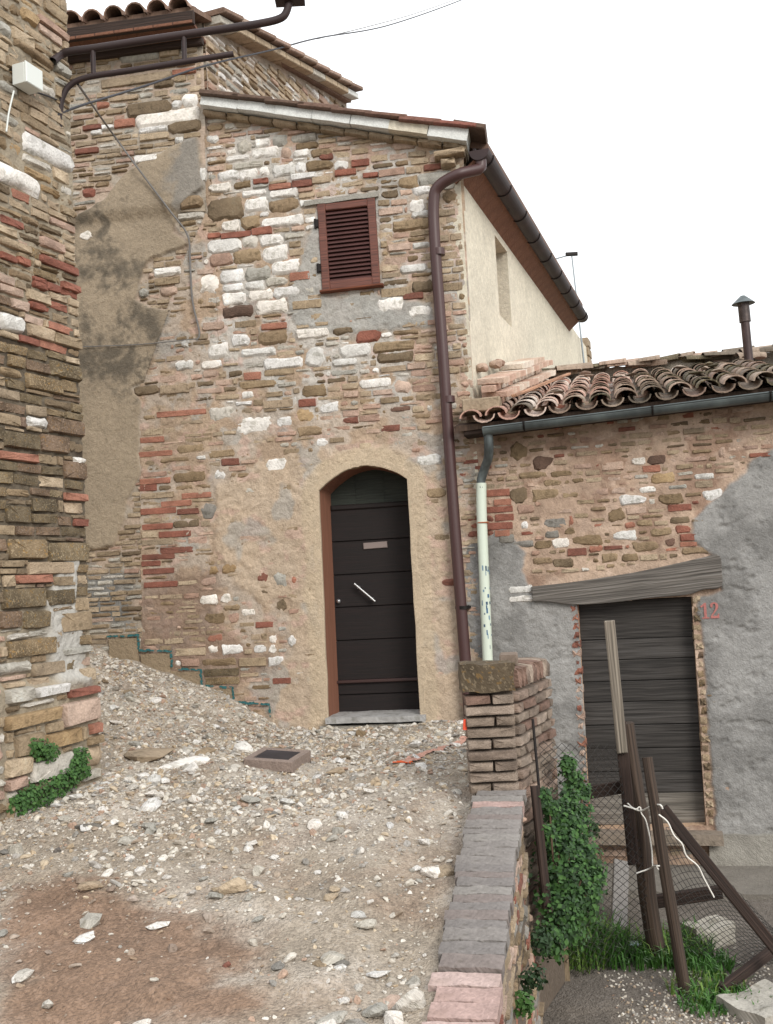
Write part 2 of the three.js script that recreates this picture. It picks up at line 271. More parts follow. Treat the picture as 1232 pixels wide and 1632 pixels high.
// the stones of a wall as meshes of their own under it, those past the limit joined
function layStones(list, parent, { zf, visible = () => 1, seed = 1, limit = 290, thick = 0.07, names = true }) {
  const r = rnd(seed), seen = [];
  for (const a of list) {
    const sk = Math.max(zf(a.s, a.t), zf(a.s - a.w * 0.3, a.t), zf(a.s + a.w * 0.3, a.t)), front = (a.abs ? 0 : a.base ?? 0) + a.z;
    if (!a.listed && front < sk - 0.004) continue;
    a.front = a.listed ? Math.max(front, sk + 0.009) : front; seen.push(a);
  }
  seen.sort((a, b) => b.w * b.h * visible(b) - a.w * a.h * visible(a));
  const mass = [];
  seen.forEach((a, i) => {
    const style = brickish.includes(a.kind) && a.w / a.h > 2.2 ? 'brick' : 'tl'.includes(a.kind) ? 'brick' : 'stone', g = stoneShape(a.w, a.h, a.style ?? style, r);
    const flip = r() < 0.5 ? Math.PI : 0, mat = pick(MAT[a.kind], r);
    const q = new THREE.Quaternion().setFromEuler(new THREE.Euler((r() - 0.5) * 0.08, (r() - 0.5) * 0.06, (a.tilt ?? 0) + flip));
    const m4 = new THREE.Matrix4().compose(V(a.s, a.t, a.front), q, V(a.w, a.h, a.thick ?? thick));
    if (i < limit && visible(a) > 0) { const m = part(names && 'rp'.includes(a.kind) && a.w / a.h > 1.8 ? 'brick' : 'stone', g, mat, parent); m.applyMatrix4(m4); }
    else { const c = g.clone().applyMatrix4(m4), n = c.attributes.position.count, cc = mat.color, col = new Float32Array(n * 3); for (let k = 0; k < n; k++) { col[k * 3] = cc.r; col[k * 3 + 1] = cc.g; col[k * 3 + 2] = cc.b; } c.setAttribute('color', new THREE.BufferAttribute(col, 3)); mass.push(c); }
  });
  if (mass.length) { const m = part('small_stones', mergeGeometries(mass), stoneMass, parent); m.userData.kind = 'stuff'; }
}
// stones read off an enlarged piece of the photograph: [x0, y0, x1, y1, kind]
function read(frame, ox, oy, k, rows, z = 0.022) {
  return rows.map(([x0, y0, x1, y1, kind, zz]) => { const cx = ox + (x0 + x1) / 2 / k, cy = oy + (y0 + y1) / 2 / k, [s, t] = frame.hit(cx, cy), a = frame.hit(ox + x0 / k, cy), b = frame.hit(ox + x1 / k, cy), c = frame.hit(cx, oy + y0 / k), d = frame.hit(cx, oy + y1 / k); return { s, t, w: Math.abs(b[0] - a[0]), h: Math.abs(c[1] - d[1]), kind, z: zz ?? z }; }).map((a) => ({ ...a, w: a.w + 0.008, h: a.h + 0.008 }));
}

// ------------------------------------------------------------------ where the big surfaces stand
const deg = Math.PI / 180;
const pF = atDepth(600, 1145, 9.3);
const F = new Frame(V(pF.x, 0.3, pF.z), V(Math.cos(8.5 * deg), 0, Math.sin(8.5 * deg)));          // fronts of the two stone houses
const cornerST = F.hit(750, 600), cornerW = F.at(cornerST[0], 0);
const SA = 18.7 * deg;
const S = new Frame(V(cornerW.x, 0.3, cornerW.z), V(Math.sin(SA), 0, -Math.cos(SA)));               // long side wall
const rc = F.hit(762, 900), pR = F.at(rc[0], 0);
const YARD = -1.02;
const R = new Frame(V(pR.x, YARD, pR.z), V(Math.cos(13 * deg), 0, Math.sin(13 * deg)));            // low house on the right
const pL = atDepth(148, 1080, 6.7);
const LA = 21.2 * deg;
const Lw = new Frame(V(pL.x, 0.2, pL.z), V(Math.sin(LA), 0, -Math.cos(LA)));                        // building at the left edge

// height of the track
const trackBase = [[-4, -0.12], [0, -0.05], [2.5, -0.02], [3.6, 0.03], [4.7, 0.19], [5.9, 0.35], [7, 0.36], [9.3, 0.29], [20, 0.29]];
function trackH(x, z) {
  const d = -z; let h = tab(trackBase, d) - 0.055 * sst(0.5, 0.22, Math.abs(x - tab(edgeX, d))) * sst(6.6, 6.0, d);
  h += 0.9 * sst(6.4, 9.5, d) * clamp((-1.08 - x) / 1.85, 0, 1.6);
  h += 0.1 * Math.exp(-(((x + 1.75) / 0.35) ** 2) - (((d - 6.25) / 0.4) ** 2)) + 0.05 * Math.exp(-(((x + 1.15) / 0.4) ** 2) - (((d - 6.9) / 0.4) ** 2));
  h += (0.07 + 0.12 * sst(7, 9, d)) * (fbm(x * 2.2, z * 2.2, 201, 3) - 0.5) + 0.06 * (fbm(x * 6, z * 6, 203, 3) - 0.5);
  return h;
}
const yardH = (x, z) => YARD + Math.max(0, z + 5.0) * 0.34 + 0.05 * (fbm(x * 1.5, z * 1.5, 207, 3) - 0.5);

// ------------------------------------------------------------------ parapet line
const PR0 = atLevel(783, 1632, 0.03), PR1 = atLevel(833, 1258, 0.39), PL0 = atLevel(668, 1632, 0.03), PL1 = atLevel(751, 1262, 0.39);
const PF = new Frame(V(PR0.x, YARD, PR0.z), PR1.clone().sub(PR0));
const pLen = PF.local(PR1).x, pNear = -0.95, wNear = Math.abs(PF.local(PL0).z), wFar = Math.abs(PF.local(PL1).z);
const copingT = (s) => mix(0.03, 0.39, s / pLen) - YARD;
// right-hand edge of the track
const edgeX = [[2.35, 4.0], [2.5, PF.at(-0.7, 0, -0.2).x], [-PR0.z, PF.at(0, 0, -wNear + 0.05).x], [-PR1.z, PF.at(pLen, 0, -wFar + 0.05).x], [6.5, 0.93], [9.2, 0.86], [10, 1.2]];

// ------------------------------------------------------------------ ground
function sheet(x0, x1f, z0, z1, nx, nz, hf, cf) {
  const pos = [], col = [], uv = [], idx = [];
  for (let j = 0; j <= nz; j++) for (let i = 0; i <= nx; i++) { const z = mix(z0, z1, j / nz), xr = x1f(z), x = mix(x0, xr, i / nx), c = cf(x, z); pos.push(x, hf(x, z), z); col.push(c.r, c.g, c.b); uv.push(x * 0.8, z * 0.8); }
  for (let j = 0; j < nz; j++) for (let i = 0; i < nx; i++) { const a = j * (nx + 1) + i, b = a + 1, c = a + nx + 1, d = c + 1; idx.push(a, b, d, a, d, c); }
  const g = new THREE.BufferGeometry(); g.setAttribute('position', new THREE.Float32BufferAttribute(pos, 3)); g.setAttribute('color', new THREE.Float32BufferAttribute(col, 3)); g.setAttribute('uv', new THREE.Float32BufferAttribute(uv, 2)); g.setIndex(idx); g.computeVertexNormals(); return g;
}
const earth = new THREE.MeshStandardMaterial({ vertexColors: true, map: T.dirt, bumpMap: T.dirtBump, bumpScale: 0.02, roughness: 1 });
const cDust = C('#a4998c'), cPale = C('#b7aea4'), cBrown = C('#8b7260'), cYard = C('#77706a');
// bare brown soil shows where the rubble has been swept off
const soilP = [atLevel(0, 1460, 0.08), atLevel(170, 1450, 0.08), atLevel(290, 1500, 0.07), atLevel(400, 1540, 0.05), atLevel(420, 1632, 0.02), atLevel(0, 1700, 0)].map((p) => [p.x, p.z]);
const soil = zone(soilP, 0.14, 0.22, 41);
const soil2 = zone([atLevel(610, 1420, 0.2), atLevel(700, 1390, 0.22), atLevel(690, 1440, 0.2), atLevel(600, 1450, 0.18)].map((p) => [p.x, p.z]), 0.1, 0.16, 43);
function trackC(x, z) {
  const k = fbm(x * 2.2, z * 2.2, 211, 4); tmpC.copy(cDust).lerp(cPale, sst(0.4, 0.62, k)); tmpC.lerp(cBrown, 0.3 * sst(0.56, 0.72, fbm(x * 3.1, z * 3.1, 217, 4)));
  return tmpC.lerp(cBrown, Math.max(soil(x, z) * 0.95, soil2(x, z) * 0.55));
}
{
  const g = sheet(-7.5, (z) => tab(edgeX, -z), 3, -14, 260, 420, trackH, trackC);
  const m = solo('track', g, earth, 'pale dusty track strewn with rubble, rising to the door', 'track', null, 'structure');
  const yg = sheet(0.05, () => 9, -0.5, -12, 150, 190, yardH, (x, z) => tmpC.copy(cYard).lerp(cDust, 0.8 * sst(0.5, 0.7, fbm(x * 2, z * 2, 221, 3)) * sst(-6.4, -5.6, z)));
  solo('yard', yg, earth, 'dark gravelly yard below the brick parapet', 'yard', null, 'structure');
  const far = new THREE.PlaneGeometry(240, 240, 2, 2).rotateX(-Math.PI / 2); far.translate(0, YARD - 0.1, -20);
  solo('ground', far, std('#7b7362', { map: again(T.dirt, 120), roughness: 1 }), 'open ground around the houses', 'ground', null, 'structure');
}

// ------------------------------------------------------------------ main stone house
const doorPx = [[523, 1160], [507, 782], [524, 766], [550, 749], [580, 741], [608, 744], [634, 753], [650, 763], [672, 1160]];
const doorP = F.poly(doorPx), winP = F.poly([[507, 327], [598, 315], [606, 455], [513, 463]]);
const seam = [[326, 150], [329, 345], [300, 405], [224, 620], [229, 1010], [205, 1300]];
const mainPx = [...seam, [790, 1300], [772, 1050], [763, 900], [750, 600], [735, 290], [737, 232], [326, 170]];
const mainP = F.poly(mainPx);
const wingPx = [[40, 1300], [-10, 60], [322, 40], [326, 150], ...seam.slice(1).map(([x, y]) => [x, y])];
const wingP = F.poly([[20, 1300], [-30, 95], [322, 30], ...seam]);
const house = thing('stone_house', 'narrow stone house with arched brown door and louvred shutter', 'house', F);
{
  const zDeep = zone(F.poly([[325, 180], [560, 190], [730, 250], [740, 560], [700, 640], [500, 660], [330, 640], [320, 400]]), 0.12, 0.15, 3);
  const zPlas = zone(F.poly([[345, 770], [430, 735], [470, 725], [540, 712], [640, 712], [690, 745], [730, 760], [745, 1180], [660, 1180], [440, 1180], [430, 1080], [480, 1010], [470, 960], [420, 960], [370, 930], [345, 880]]), 0.05, 0.09, 5);
  const zJamb = zone(F.poly([[478, 775], [515, 748], [580, 728], [640, 735], [695, 760], [720, 1170], [455, 1170], [470, 900]]), 0.06, 0.06, 6);
  const zGrey = zone(F.poly([[460, 480], [520, 300], [512, 470], [600, 470], [690, 480], [690, 520], [560, 530], [470, 520]]), 0.03, 0.05, 7);
  const zLow = zone(F.poly([[225, 930], [345, 900], [350, 1000], [440, 1060], [330, 1130], [210, 1120]]), 0.08, 0.1, 9);
  const bandZ = (s, t) => { const d = -sdPoly(doorP, s, t); return d > 0.4 ? 0 : sst(0.19, 0.14, d + 0.09 * (fbm(s * 5, t * 5, 8, 4) - 0.5)); };
  const zf = (s, t) => { const bk = bandZ(s, t); let z = -0.003; z = mix(z, -0.011, zDeep(s, t)); z = mix(z, 0.012, Math.max(zPlas(s, t), zJamb(s, t))); z = mix(z, 0.006, zGrey(s, t)); z = mix(z, 0.013, bk); return z + (0.024 - 0.015 * bk) * (fbm(s * 14, t * 14, 11, 4) - 0.5) + 0.012 * (fbm(s * 45, t * 45, 13, 2) - 0.5); };
  const c0 = C('#c6beb4'), c1 = C('#c6ad90'), c2 = C('#aaa8a2'), c3 = C('#8d715d'), c4 = C('#b79b7e'), c5 = C('#cfa795'), c6 = C('#c8b190');
  const cf = (s, t) => { const n = fbm(s * 5, t * 5, 15, 4); tmpC.copy(c0).lerp(c4, sst(0.42, 0.6, n)); tmpC.lerp(c4, 0.6 * (1 - zDeep(s, t))); tmpC.lerp(c1, Math.max(zPlas(s, t), zJamb(s, t)) * 0.85); tmpC.lerp(c5, 0.55 * sst(0.6, 0.7, fbm(s * 7, t * 9, 18, 3))); tmpC.lerp(c2, zGrey(s, t) * 0.9 + (1 - zGrey(s, t)) * 0.6 * sst(0.62, 0.72, fbm(s * 4, t * 4, 19, 3))); tmpC.lerp(c6, bandZ(s, t) * (0.7 + 0.3 * fbm(s * 8, t * 8, 20, 3))); return tmpC.lerp(c3, zLow(s, t) * 0.75); };
  const inside = (s, t) => inPoly(mainP, s, t), door = (s, t) => inPoly(doorP, s, t), win = (s, t) => inPoly(winP, s, t);
  const b = [F.hit(190, 1000)[0], F.hit(800, 1000)[0], F.hit(500, 1250)[1], F.hit(330, 140)[1]];
  const step = 0.0125;
  const g = skin(b[0], b[1], b[2], b[3], step, zf, cf, (s, t) => (inside(s, t) || sdPoly(mainP, s, t) > -0.02) && !door(s, t) && !win(s, t));
  const shape = new THREE.Shape(mainP.map(([s, t]) => new THREE.Vector2(s, t)));
  for (const P of [doorP, winP]) shape.holes.push(new THREE.Path(P.map(([s, t]) => new THREE.Vector2(s, t))));
  const core = new THREE.ExtrudeGeometry(shape, { depth: 0.45, bevelEnabled: false }).translate(0, 0, -0.49);
  { const n = core.attributes.position.count, col = new Float32Array(n * 3); for (let i = 0; i < n; i++) { col[i * 3] = c4.r; col[i * 3 + 1] = c4.g; col[i * 3 + 2] = c4.b; } core.setAttribute('color', new THREE.BufferAttribute(col, 3)); }
  const wall = part('front_wall', mergeGeometries([g.toNonIndexed(), core]), skinMat, house);
  const A = read(F, 300, 120, 2.567, [
    [75, 245, 122, 278, 'w'], [200, 262, 255, 320, 'g'], [275, 258, 335, 290, 'w'], [340, 245, 405, 290, 'g'], [420, 240, 525, 272, 'g'], [440, 274, 530, 300, 'b'], [430, 303, 492, 333, 'w'], [500, 302, 590, 333, 'b'], [260, 295, 373, 335, 'w'], [155, 325, 250, 352, 'w'], [185, 354, 303, 382, 'g'], [598, 345, 650, 382, 'w'], [480, 348, 592, 388, 'b'], [380, 292, 420, 335, 'p'], [535, 320, 592, 344, 'r'],
    [120, 390, 205, 430, 'w'], [210, 384, 285, 428, 'w'], [288, 375, 335, 412, 'w'], [340, 360, 435, 410, 'w'], [440, 352, 478, 396, 'w'], [415, 400, 523, 426, 'w'], [80, 440, 175, 475, 'w'], [185, 435, 255, 462, 'b'], [265, 422, 325, 442, 'r'], [330, 444, 420, 464, 'r'], [425, 430, 505, 455, 'r'], [505, 414, 580, 440, 't'],
    [75, 500, 222, 590, 'b'], [220, 468, 320, 496, 'w'], [228, 502, 328, 558, 'w'], [330, 466, 447, 500, 'w'], [332, 504, 450, 556, 'b'], [135, 592, 210, 638, 'w'], [215, 572, 288, 628, 'b'], [295, 577, 470, 618, 'w'], [258, 622, 340, 650, 'r'], [134, 642, 256, 663, 'r'], [80, 645, 130, 664, 'r'],
    [80, 668, 212, 725, 'w'], [215, 656, 286, 705, 'g'], [290, 652, 388, 698, 'w'], [90, 728, 178, 778, 'p'], [182, 712, 296, 770, 'b'], [300, 700, 408, 766, 'w'], [130, 796, 226, 850, 'w'], [230, 782, 335, 835, 'g'], [340, 757, 460, 812, 'w'], [35, 818, 128, 890, 'w'], [140, 853, 222, 884, 'w'], [235, 840, 310, 876, 'w'], [314, 828, 405, 862, 'g'],
    [140, 888, 235, 938, 'w'], [240, 878, 345, 922, 'w'], [350, 866, 465, 908, 'w'], [135, 942, 266, 990, 'd'], [270, 914, 410, 972, 'w'], [415, 806, 497, 838, 'r'], [428, 922, 545, 955, 't'], [60, 1010, 145, 1040, 'p'], [300, 1014, 402, 1038, 'r'], [285, 1046, 410, 1102, 'b'], [440, 1034, 578, 1075, 'w'], [590, 1028, 680, 1060, 'b'], [688, 1042, 785, 1090, 'r'],
    [175, 1062, 250, 1110, 'w'], [78, 1098, 165, 1158, 'w'], [215, 1114, 355, 1150, 'w'], [480, 1112, 558, 1190, 'w'], [622, 1100, 745, 1152, 'w'], [757, 1088, 925, 1130, 'b'], [310, 1154, 470, 1200, 'w'], [590, 1160, 690, 1188, 'w'], [770, 1134, 920, 1172, 'b'], [55, 1168, 130, 1200, 'w'],
    [770, 908, 885, 975, 'w'], [895, 938, 1002, 990, 'w'], [868, 775, 975, 808, 'w'], [835, 588, 985, 632, 'b'], [900, 505, 970, 553, 'w'], [915, 556, 985, 580, 'w'], [918, 452, 995, 488, 'w'], [942, 394, 1085, 440, 'g'], [862, 412, 938, 458, 'b'], [965, 362, 1035, 386, 'r'], [915, 682, 988, 705, 'w'], [912, 840, 1000, 885, 'b'], [790, 870, 908, 904, 't'], [880, 890, 960, 914, 'r'], [820, 690, 910, 715, 'p'], [1040, 470, 1095, 520, 'b'], [600, 385, 685, 408, 'r'], [715, 398, 775, 416, 'r'], [668, 345, 740, 370, 'r'],
  ], 0.014);
  const B = read(F, 200, 560, 2.124, [
    [168, 30, 230, 60, 'w'], [258, 30, 325, 55, 'w'], [470, 60, 570, 80, 't'], [695, 62, 785, 80, 'g'], [262, 62, 310, 88, 'p'], [400, 70, 458, 95, 'r'], [380, 98, 510, 125, 'b'], [595, 112, 678, 155, 'b'], [790, 92, 898, 125, 'w'], [905, 90, 965, 142, 'p'], [280, 182, 370, 240, 'g'], [375, 222, 508, 285, 'w'], [512, 222, 568, 258, 'w'], [465, 165, 565, 190, 't'], [585, 160, 645, 186, 'r'], [572, 190, 638, 242, 'o'], [655, 172, 725, 212, 'w'], [580, 250, 665, 288, 'b'], [640, 292, 688, 325, 'w'],
    [105, 200, 272, 218, 'r'], [50, 290, 130, 308, 'r'], [45, 338, 158, 355, 'r'], [115, 358, 218, 376, 'b'], [172, 315, 270, 345, 'b'], [280, 330, 372, 360, 'b'], [240, 352, 272, 366, 'w'], [325, 363, 385, 385, 'r'], [472, 362, 545, 405, 'w'], [292, 392, 348, 436, 'w'], [160, 408, 272, 445, 'b'], [48, 430, 150, 448, 'r'], [48, 452, 105, 472, 'r'], [190, 478, 290, 496, 'r'], [52, 478, 165, 496, 't'], [120, 506, 222, 524, 'r'], [50, 530, 172, 550, 'r'], [175, 532, 248, 550, 'r'], [252, 512, 312, 570, 'y'], [55, 584, 158, 602, 'r'], [160, 572, 250, 598, 'b'], [55, 610, 108, 630, 't'], [112, 608, 222, 628, 'r'], [55, 637, 160, 655, 't'], [118, 663, 228, 682, 'r'], [55, 686, 166, 704, 'r'], [210, 628, 275, 652, 'p'], [55, 710, 118, 726, 'r'], [60, 735, 164, 752, 'r'], [62, 780, 175, 798, 'r'], [500, 1106, 560, 1124, 'r'],
    [280, 728, 318, 755, 'o'], [330, 715, 380, 752, 'o'], [445, 740, 490, 792, 'r'], [497, 738, 553, 800, 'g'], [562, 760, 582, 788, 'r'], [252, 765, 310, 795, 'p'], [510, 838, 548, 885, 'b'], [250, 822, 312, 858, 'w'], [322, 820, 358, 852, 'w'], [330, 857, 385, 876, 'b'], [265, 882, 343, 922, 'b'], [347, 885, 382, 920, 'p'], [390, 868, 440, 898, 'w'], [275, 958, 330, 985, 'r'], [440, 915, 500, 935, 'r'], [275, 992, 318, 1026, 'w'], [325, 990, 400, 1028, 'w'], [432, 992, 480, 1024, 'w'], [485, 958, 515, 988, 'w'], [485, 992, 512, 1022, 'w'], [480, 1030, 540, 1065, 'w'], [550, 960, 580, 1000, 'w'], [165, 1042, 187, 1067, 'w'], [190, 1040, 250, 1065, 'p'], [255, 1035, 380, 1070, 'b'], [160, 1005, 270, 1030, 't'], [385, 1037, 475, 1065, 't'], [265, 1075, 383, 1100, 'l'], [270, 1103, 385, 1128, 'l'],
    [985, 350, 1070, 390, 'w'], [1062, 425, 1140, 460, 'p'], [1020, 462, 1085, 495, 'b'], [1070, 770, 1120, 795, 'r'], [735, 200, 790, 220, 'p'], [735, 222, 788, 245, 'r'], [792, 215, 860, 236, 'p'], [865, 250, 928, 270, 'r'], [895, 185, 965, 204, 'd'], [805, 178, 862, 192, 'p'],
  ], 0.006);
  for (const a of B) if (a.kind === 'r' && a.w / a.h > 2.5) a.thick = 0.05;
  const isUp = (s, t) => zDeep(s, t) > 0.5, xQ = F.hit(335, 800)[0], xR = F.hit(600, 400)[0], tQ = F.hit(280, 620)[1], tV = F.hit(450, 260)[1];
  const style = (s, t) => {
    if (t > tV) return { h: [0.045, 0.09], w: [0.1, 0.24], kinds: 'pppptttwggb', z: [-0.004, 0.012], gap: [0.008, 0.016] };
    if (isUp(s, t) && s < xR) return { h: [0.06, 0.11], w: [0.09, 0.26], kinds: 'ttttpgggwwbbpt', z: [-0.008, 0.012], gap: [0.01, 0.02] };
    if (isUp(s, t)) return { h: [0.05, 0.075], w: [0.12, 0.28], kinds: 'ttttttpppbbpg', z: [-0.006, 0.012], gap: [0.008, 0.016] };
    if (s < xQ && t < tQ) return { h: [0.05, 0.065], w: [0.14, 0.28], kinds: 'tttttbbpp', z: [-0.006, 0.009], gap: [0.01, 0.018] };
    return { h: [0.05, 0.08], w: [0.08, 0.24], kinds: 'ttttppbbpg', z: [-0.012, 0.014], gap: [0.008, 0.018] };
  };
  const mRight = F.hit(757, 700)[0];
  const list = masonry({ box: [b[0], Math.min(b[1], mRight), F.hit(500, 1180)[1], b[3]], keep: (s, t) => inside(s, t) && sdPoly(mainP, s, t) > 0.004 && !(sdPoly(doorP, s, t) > -0.085) && !(sdPoly(winP, s, t) > -0.02), style, listed: [...A, ...B], seed: 21 });
  layStones(list, wall, { zf, seed: 31, limit: 296 });

  // arched plaster band round the door, its reveal, the door itself
  const grow = (P, d, lift = 1) => { const cx = P.reduce((a, p) => a + p[0], 0) / P.length; return P.map(([s, t], i) => [s + (s < cx ? -d : d) * (i === 4 ? 0.05 : i > 1 && i < 7 ? 0.75 : 1), t + (i > 1 && i < 7 ? d * lift : i === 1 || i === 7 ? d * 0.55 * lift : 0)]); };
  const bandP = grow(doorP, 0.045), band = new THREE.Shape(bandP.map((p, i) => new THREE.Vector2(p[0] + (i ? 0 : -0.07), p[1])));
  { const so = new THREE.SplineCurve(bandP.slice(1, 8).map((p) => new THREE.Vector2(...p))).getPoints(28), si = new THREE.SplineCurve(doorP.slice(1, 8).map((p) => new THREE.Vector2(...p))).getPoints(28);
    const r5 = rnd(8), wob = () => (r5() - 0.5) * 0.02, outer = [new THREE.Vector2(bandP[0][0] - 0.01, bandP[0][1])];
    for (let i = 1; i < 14; i++) outer.push(new THREE.Vector2(mix(bandP[0][0] - 0.01, bandP[1][0], i / 14) + wob() * 2, mix(bandP[0][1], bandP[1][1], i / 14)));
    so.forEach((p) => outer.push(new THREE.Vector2(p.x + wob(), p.y + wob())));
    for (let i = 1; i < 14; i++) outer.push(new THREE.Vector2(mix(bandP[7][0], bandP[8][0] + 0.01, i / 14) + wob() * 2, mix(bandP[7][1], bandP[8][1], i / 14)));
    outer.push(new THREE.Vector2(bandP[8][0] + 0.01, bandP[8][1]));
    const inner = [new THREE.Vector2(...doorP[8])]; for (let i = 9; i > 0; i--) inner.push(new THREE.Vector2(mix(doorP[7][0], doorP[8][0], i / 10) + (r5() - 0.5) * 0.012, mix(doorP[7][1], doorP[8][1], i / 10)));
    si.slice().reverse().forEach((p) => inner.push(p));
    for (let i = 1; i < 10; i++) inner.push(new THREE.Vector2(mix(doorP[1][0], doorP[0][0], i / 10) + (r5() - 0.5) * 0.008, mix(doorP[1][1], doorP[0][1], i / 10)));
    inner.push(new THREE.Vector2(...doorP[0]));
    const sh = new THREE.Shape([...outer, ...inner]);
    part('door_surround', new THREE.ExtrudeGeometry(sh, { depth: 0.036, bevelEnabled: true, bevelSize: 0.008, bevelThickness: 0.008, bevelSegments: 2 }).translate(0, 0, -0.03), M.surround, house);
    // reveal: ruled surface from the front edge back to the door
    const front = [new THREE.Vector2(...doorP[0]), ...si, new THREE.Vector2(...doorP[8])], cL = doorP[1][0], cR = doorP[7][0], D = 0.38, pos = [], uv = [], ix = [];
    front.forEach((p, i) => { const k = clamp((cR - p.x) / (cR - cL)); pos.push(p.x, p.y, 0.012, p.x + 0.045 * k, p.y - (i > 0 && i < front.length - 1 ? 0.015 : 0), -D); uv.push(i * 0.1, 0, i * 0.1, 0.4); if (i) ix.push(2 * i - 2, 2 * i, 2 * i - 1, 2 * i, 2 * i + 1, 2 * i - 1); });
    const rg = new THREE.BufferGeometry(); rg.setAttribute('position', new THREE.Float32BufferAttribute(pos, 3)); rg.setAttribute('uv', new THREE.Float32BufferAttribute(uv, 2)); rg.setIndex(ix); rg.computeVertexNormals();
    part('door_reveal', rg, M.reveal, house);
  }
  const door0 = new THREE.Group(); door0.name = 'door'; house.add(door0); const DZ = -0.36;
  const hitD = (x, y) => F.hit(x, y, DZ);
  const rows = [[806, 860], [860, 913], [913, 965], [965, 1018], [1018, 1082], [1082, 1105], [1105, 1150]];
  const sl = (y) => 529 + (y - 800) * 0.036, sr = (y) => 655 + (y - 770) * 0.058;
  { const a = hitD(505, 730), c = hitD(700, 1175); part('door_backing', bx(c[0] - a[0], a[1] - c[1], 0.03), M.doorWood, door0).position.set((a[0] + c[0]) / 2, (a[1] + c[1]) / 2, DZ - 0.06); }
  for (const [y0, y1] of rows) { const a = hitD(sl(y0) - 6, y0 + 4), c = hitD(sr(y0) + 14, y0 - 5), d = hitD(sl(y1) - 6, y1 + 4); const w = c[0] - a[0], h = a[1] - d[1]; const m = part('board', cbox(w, h - 0.006, 0.04, 0.007), M.doorWood, door0); m.position.set((a[0] + c[0]) / 2, (a[1] + c[1]) / 2 - h / 2 - 0.003, DZ); }
  { const a = hitD(535, 1088), c = hitD(672, 1080); const m = part('kick_rail', cbox(c[0] - a[0], 0.03, 0.05, 0.008), std('#3a2522', { roughness: 0.45 }), door0); m.position.set((a[0] + c[0]) / 2, (a[1] + c[1]) / 2, DZ + 0.03); }
  for (let i = 0; i < 3; i++) { const x0 = 520 + i * 46, a = hitD(x0, 812), c = hitD(x0 + 46, 735); const m = part('fanlight_board', cbox(c[0] - a[0] - 0.006, c[1] - a[1], 0.03, 0.006), M.doorPanel, door0); m.position.set((a[0] + c[0]) / 2, (a[1] + c[1]) / 2, DZ - 0.015); }
  { const a = hitD(528, 812), c = hitD(665, 800); const m = part('transom_rail', cbox(c[0] - a[0], 0.05, 0.06, 0.01), M.doorWood, door0); m.position.set((a[0] + c[0]) / 2, (a[1] + c[1]) / 2, DZ + 0.01); }
  { const [s, t] = hitD(599, 869); const m = part('letter_plate', cbox(0.235, 0.062, 0.012, 0.004), std('#8d7f7a', { roughness: 0.4, metalness: 0.5 }), door0); m.position.set(s, t, DZ + 0.028); m.rotation.z = 0.02; }
  { const a = hitD(567, 930), c = hitD(600, 958); const h = part('pull_handle', mergeGeometries([rod(V(a[0], a[1], DZ + 0.08), V(c[0], c[1], DZ + 0.08), 0.011, 0.011, 10), rod(V(mix(a[0], c[0], 0.2), mix(a[1], c[1], 0.2), DZ + 0.015), V(mix(a[0], c[0], 0.2), mix(a[1], c[1], 0.2), DZ + 0.085), 0.013), rod(V(mix(a[0], c[0], 0.85), mix(a[1], c[1], 0.85), DZ + 0.015), V(mix(a[0], c[0], 0.85), mix(a[1], c[1], 0.85), DZ + 0.085), 0.013)].map((g) => g.toNonIndexed())), M.chrome, door0); }
  { const [s, t] = hitD(541, 958); const m = part('knob', new THREE.SphereGeometry(0.022, 14, 10), M.chrome, door0); m.position.set(s, t, DZ + 0.04); }
  { const a = F.hit(524, 1147, 0.06), c = F.hit(674, 1136, 0.06); const m = part('threshold', rough(new THREE.BoxGeometry(c[0] - a[0] + 0.05, 0.05, 0.5, 30, 3, 8), 0.006, 9, 5), std('#aeb0b2', { map: T.stone, bumpMap: T.stoneBump, bumpScale: 0.008 }), house, 'worn grey stone threshold'); m.position.set((a[0] + c[0]) / 2, (a[1] + c[1]) / 2 - 0.028, -0.16); }
  { const a = F.hit(520, 1172, 0.05), c = F.hit(690, 1150, 0.05); const m = part('door_footing', rough(new THREE.BoxGeometry(c[0] - a[0] + 0.1, 0.22, 0.5, 30, 8, 8), 0.02, 7, 15), M.cement, house); m.position.set((a[0] + c[0]) / 2, (a[1] + c[1]) / 2 - 0.075, -0.2); }

  // shutter
  const sh = new THREE.Group(); sh.name = 'window_shutter'; house.add(sh); const TL = F.hit(507, 327), TR = F.hit(598, 315), BR = F.hit(606, 455), BL = F.hit(513, 463);
  const sx = (TL[0] + BL[0] + TR[0] + BR[0]) / 4, sy = (TL[1] + BL[1] + TR[1] + BR[1]) / 4, sw = (TR[0] - TL[0] + BR[0] - BL[0]) / 2, shh = (TL[1] - BL[1] + TR[1] - BR[1]) / 2, lean = Math.atan2(BR[0] + BL[0] - TL[0] - TR[0], 2 * shh), up = Math.atan2(TR[1] - TL[1], TR[0] - TL[0]);
  sh.position.set(sx, sy, 0.0); sh.rotation.z = mix(lean, up, 0.5);
  const fw = 0.075;
  for (const k of [-1, 1]) { const m = part('stile', cbox(fw, shh, 0.045, 0.006), M.shutter, sh); m.position.set(k * (sw - fw) / 2, 0, 0); }
  for (const k of [-1, 1]) { const m = part('rail', cbox(sw - 2 * fw, fw * (k < 0 ? 1.2 : 0.9), 0.04, 0.006), M.shutter, sh); m.position.set(0, k * (shh - fw) / 2, 0); }
  const ns = 17, ih = shh - 2 * fw; for (let i = 0; i < ns; i++) { const m = part('slat', cbox(sw - 2 * fw + 0.004, 0.045, 0.008, 0.003), M.slat, sh); m.position.set(0, -ih / 2 + (i + 0.5) * ih / ns, -0.002); m.rotation.x = -0.72; }
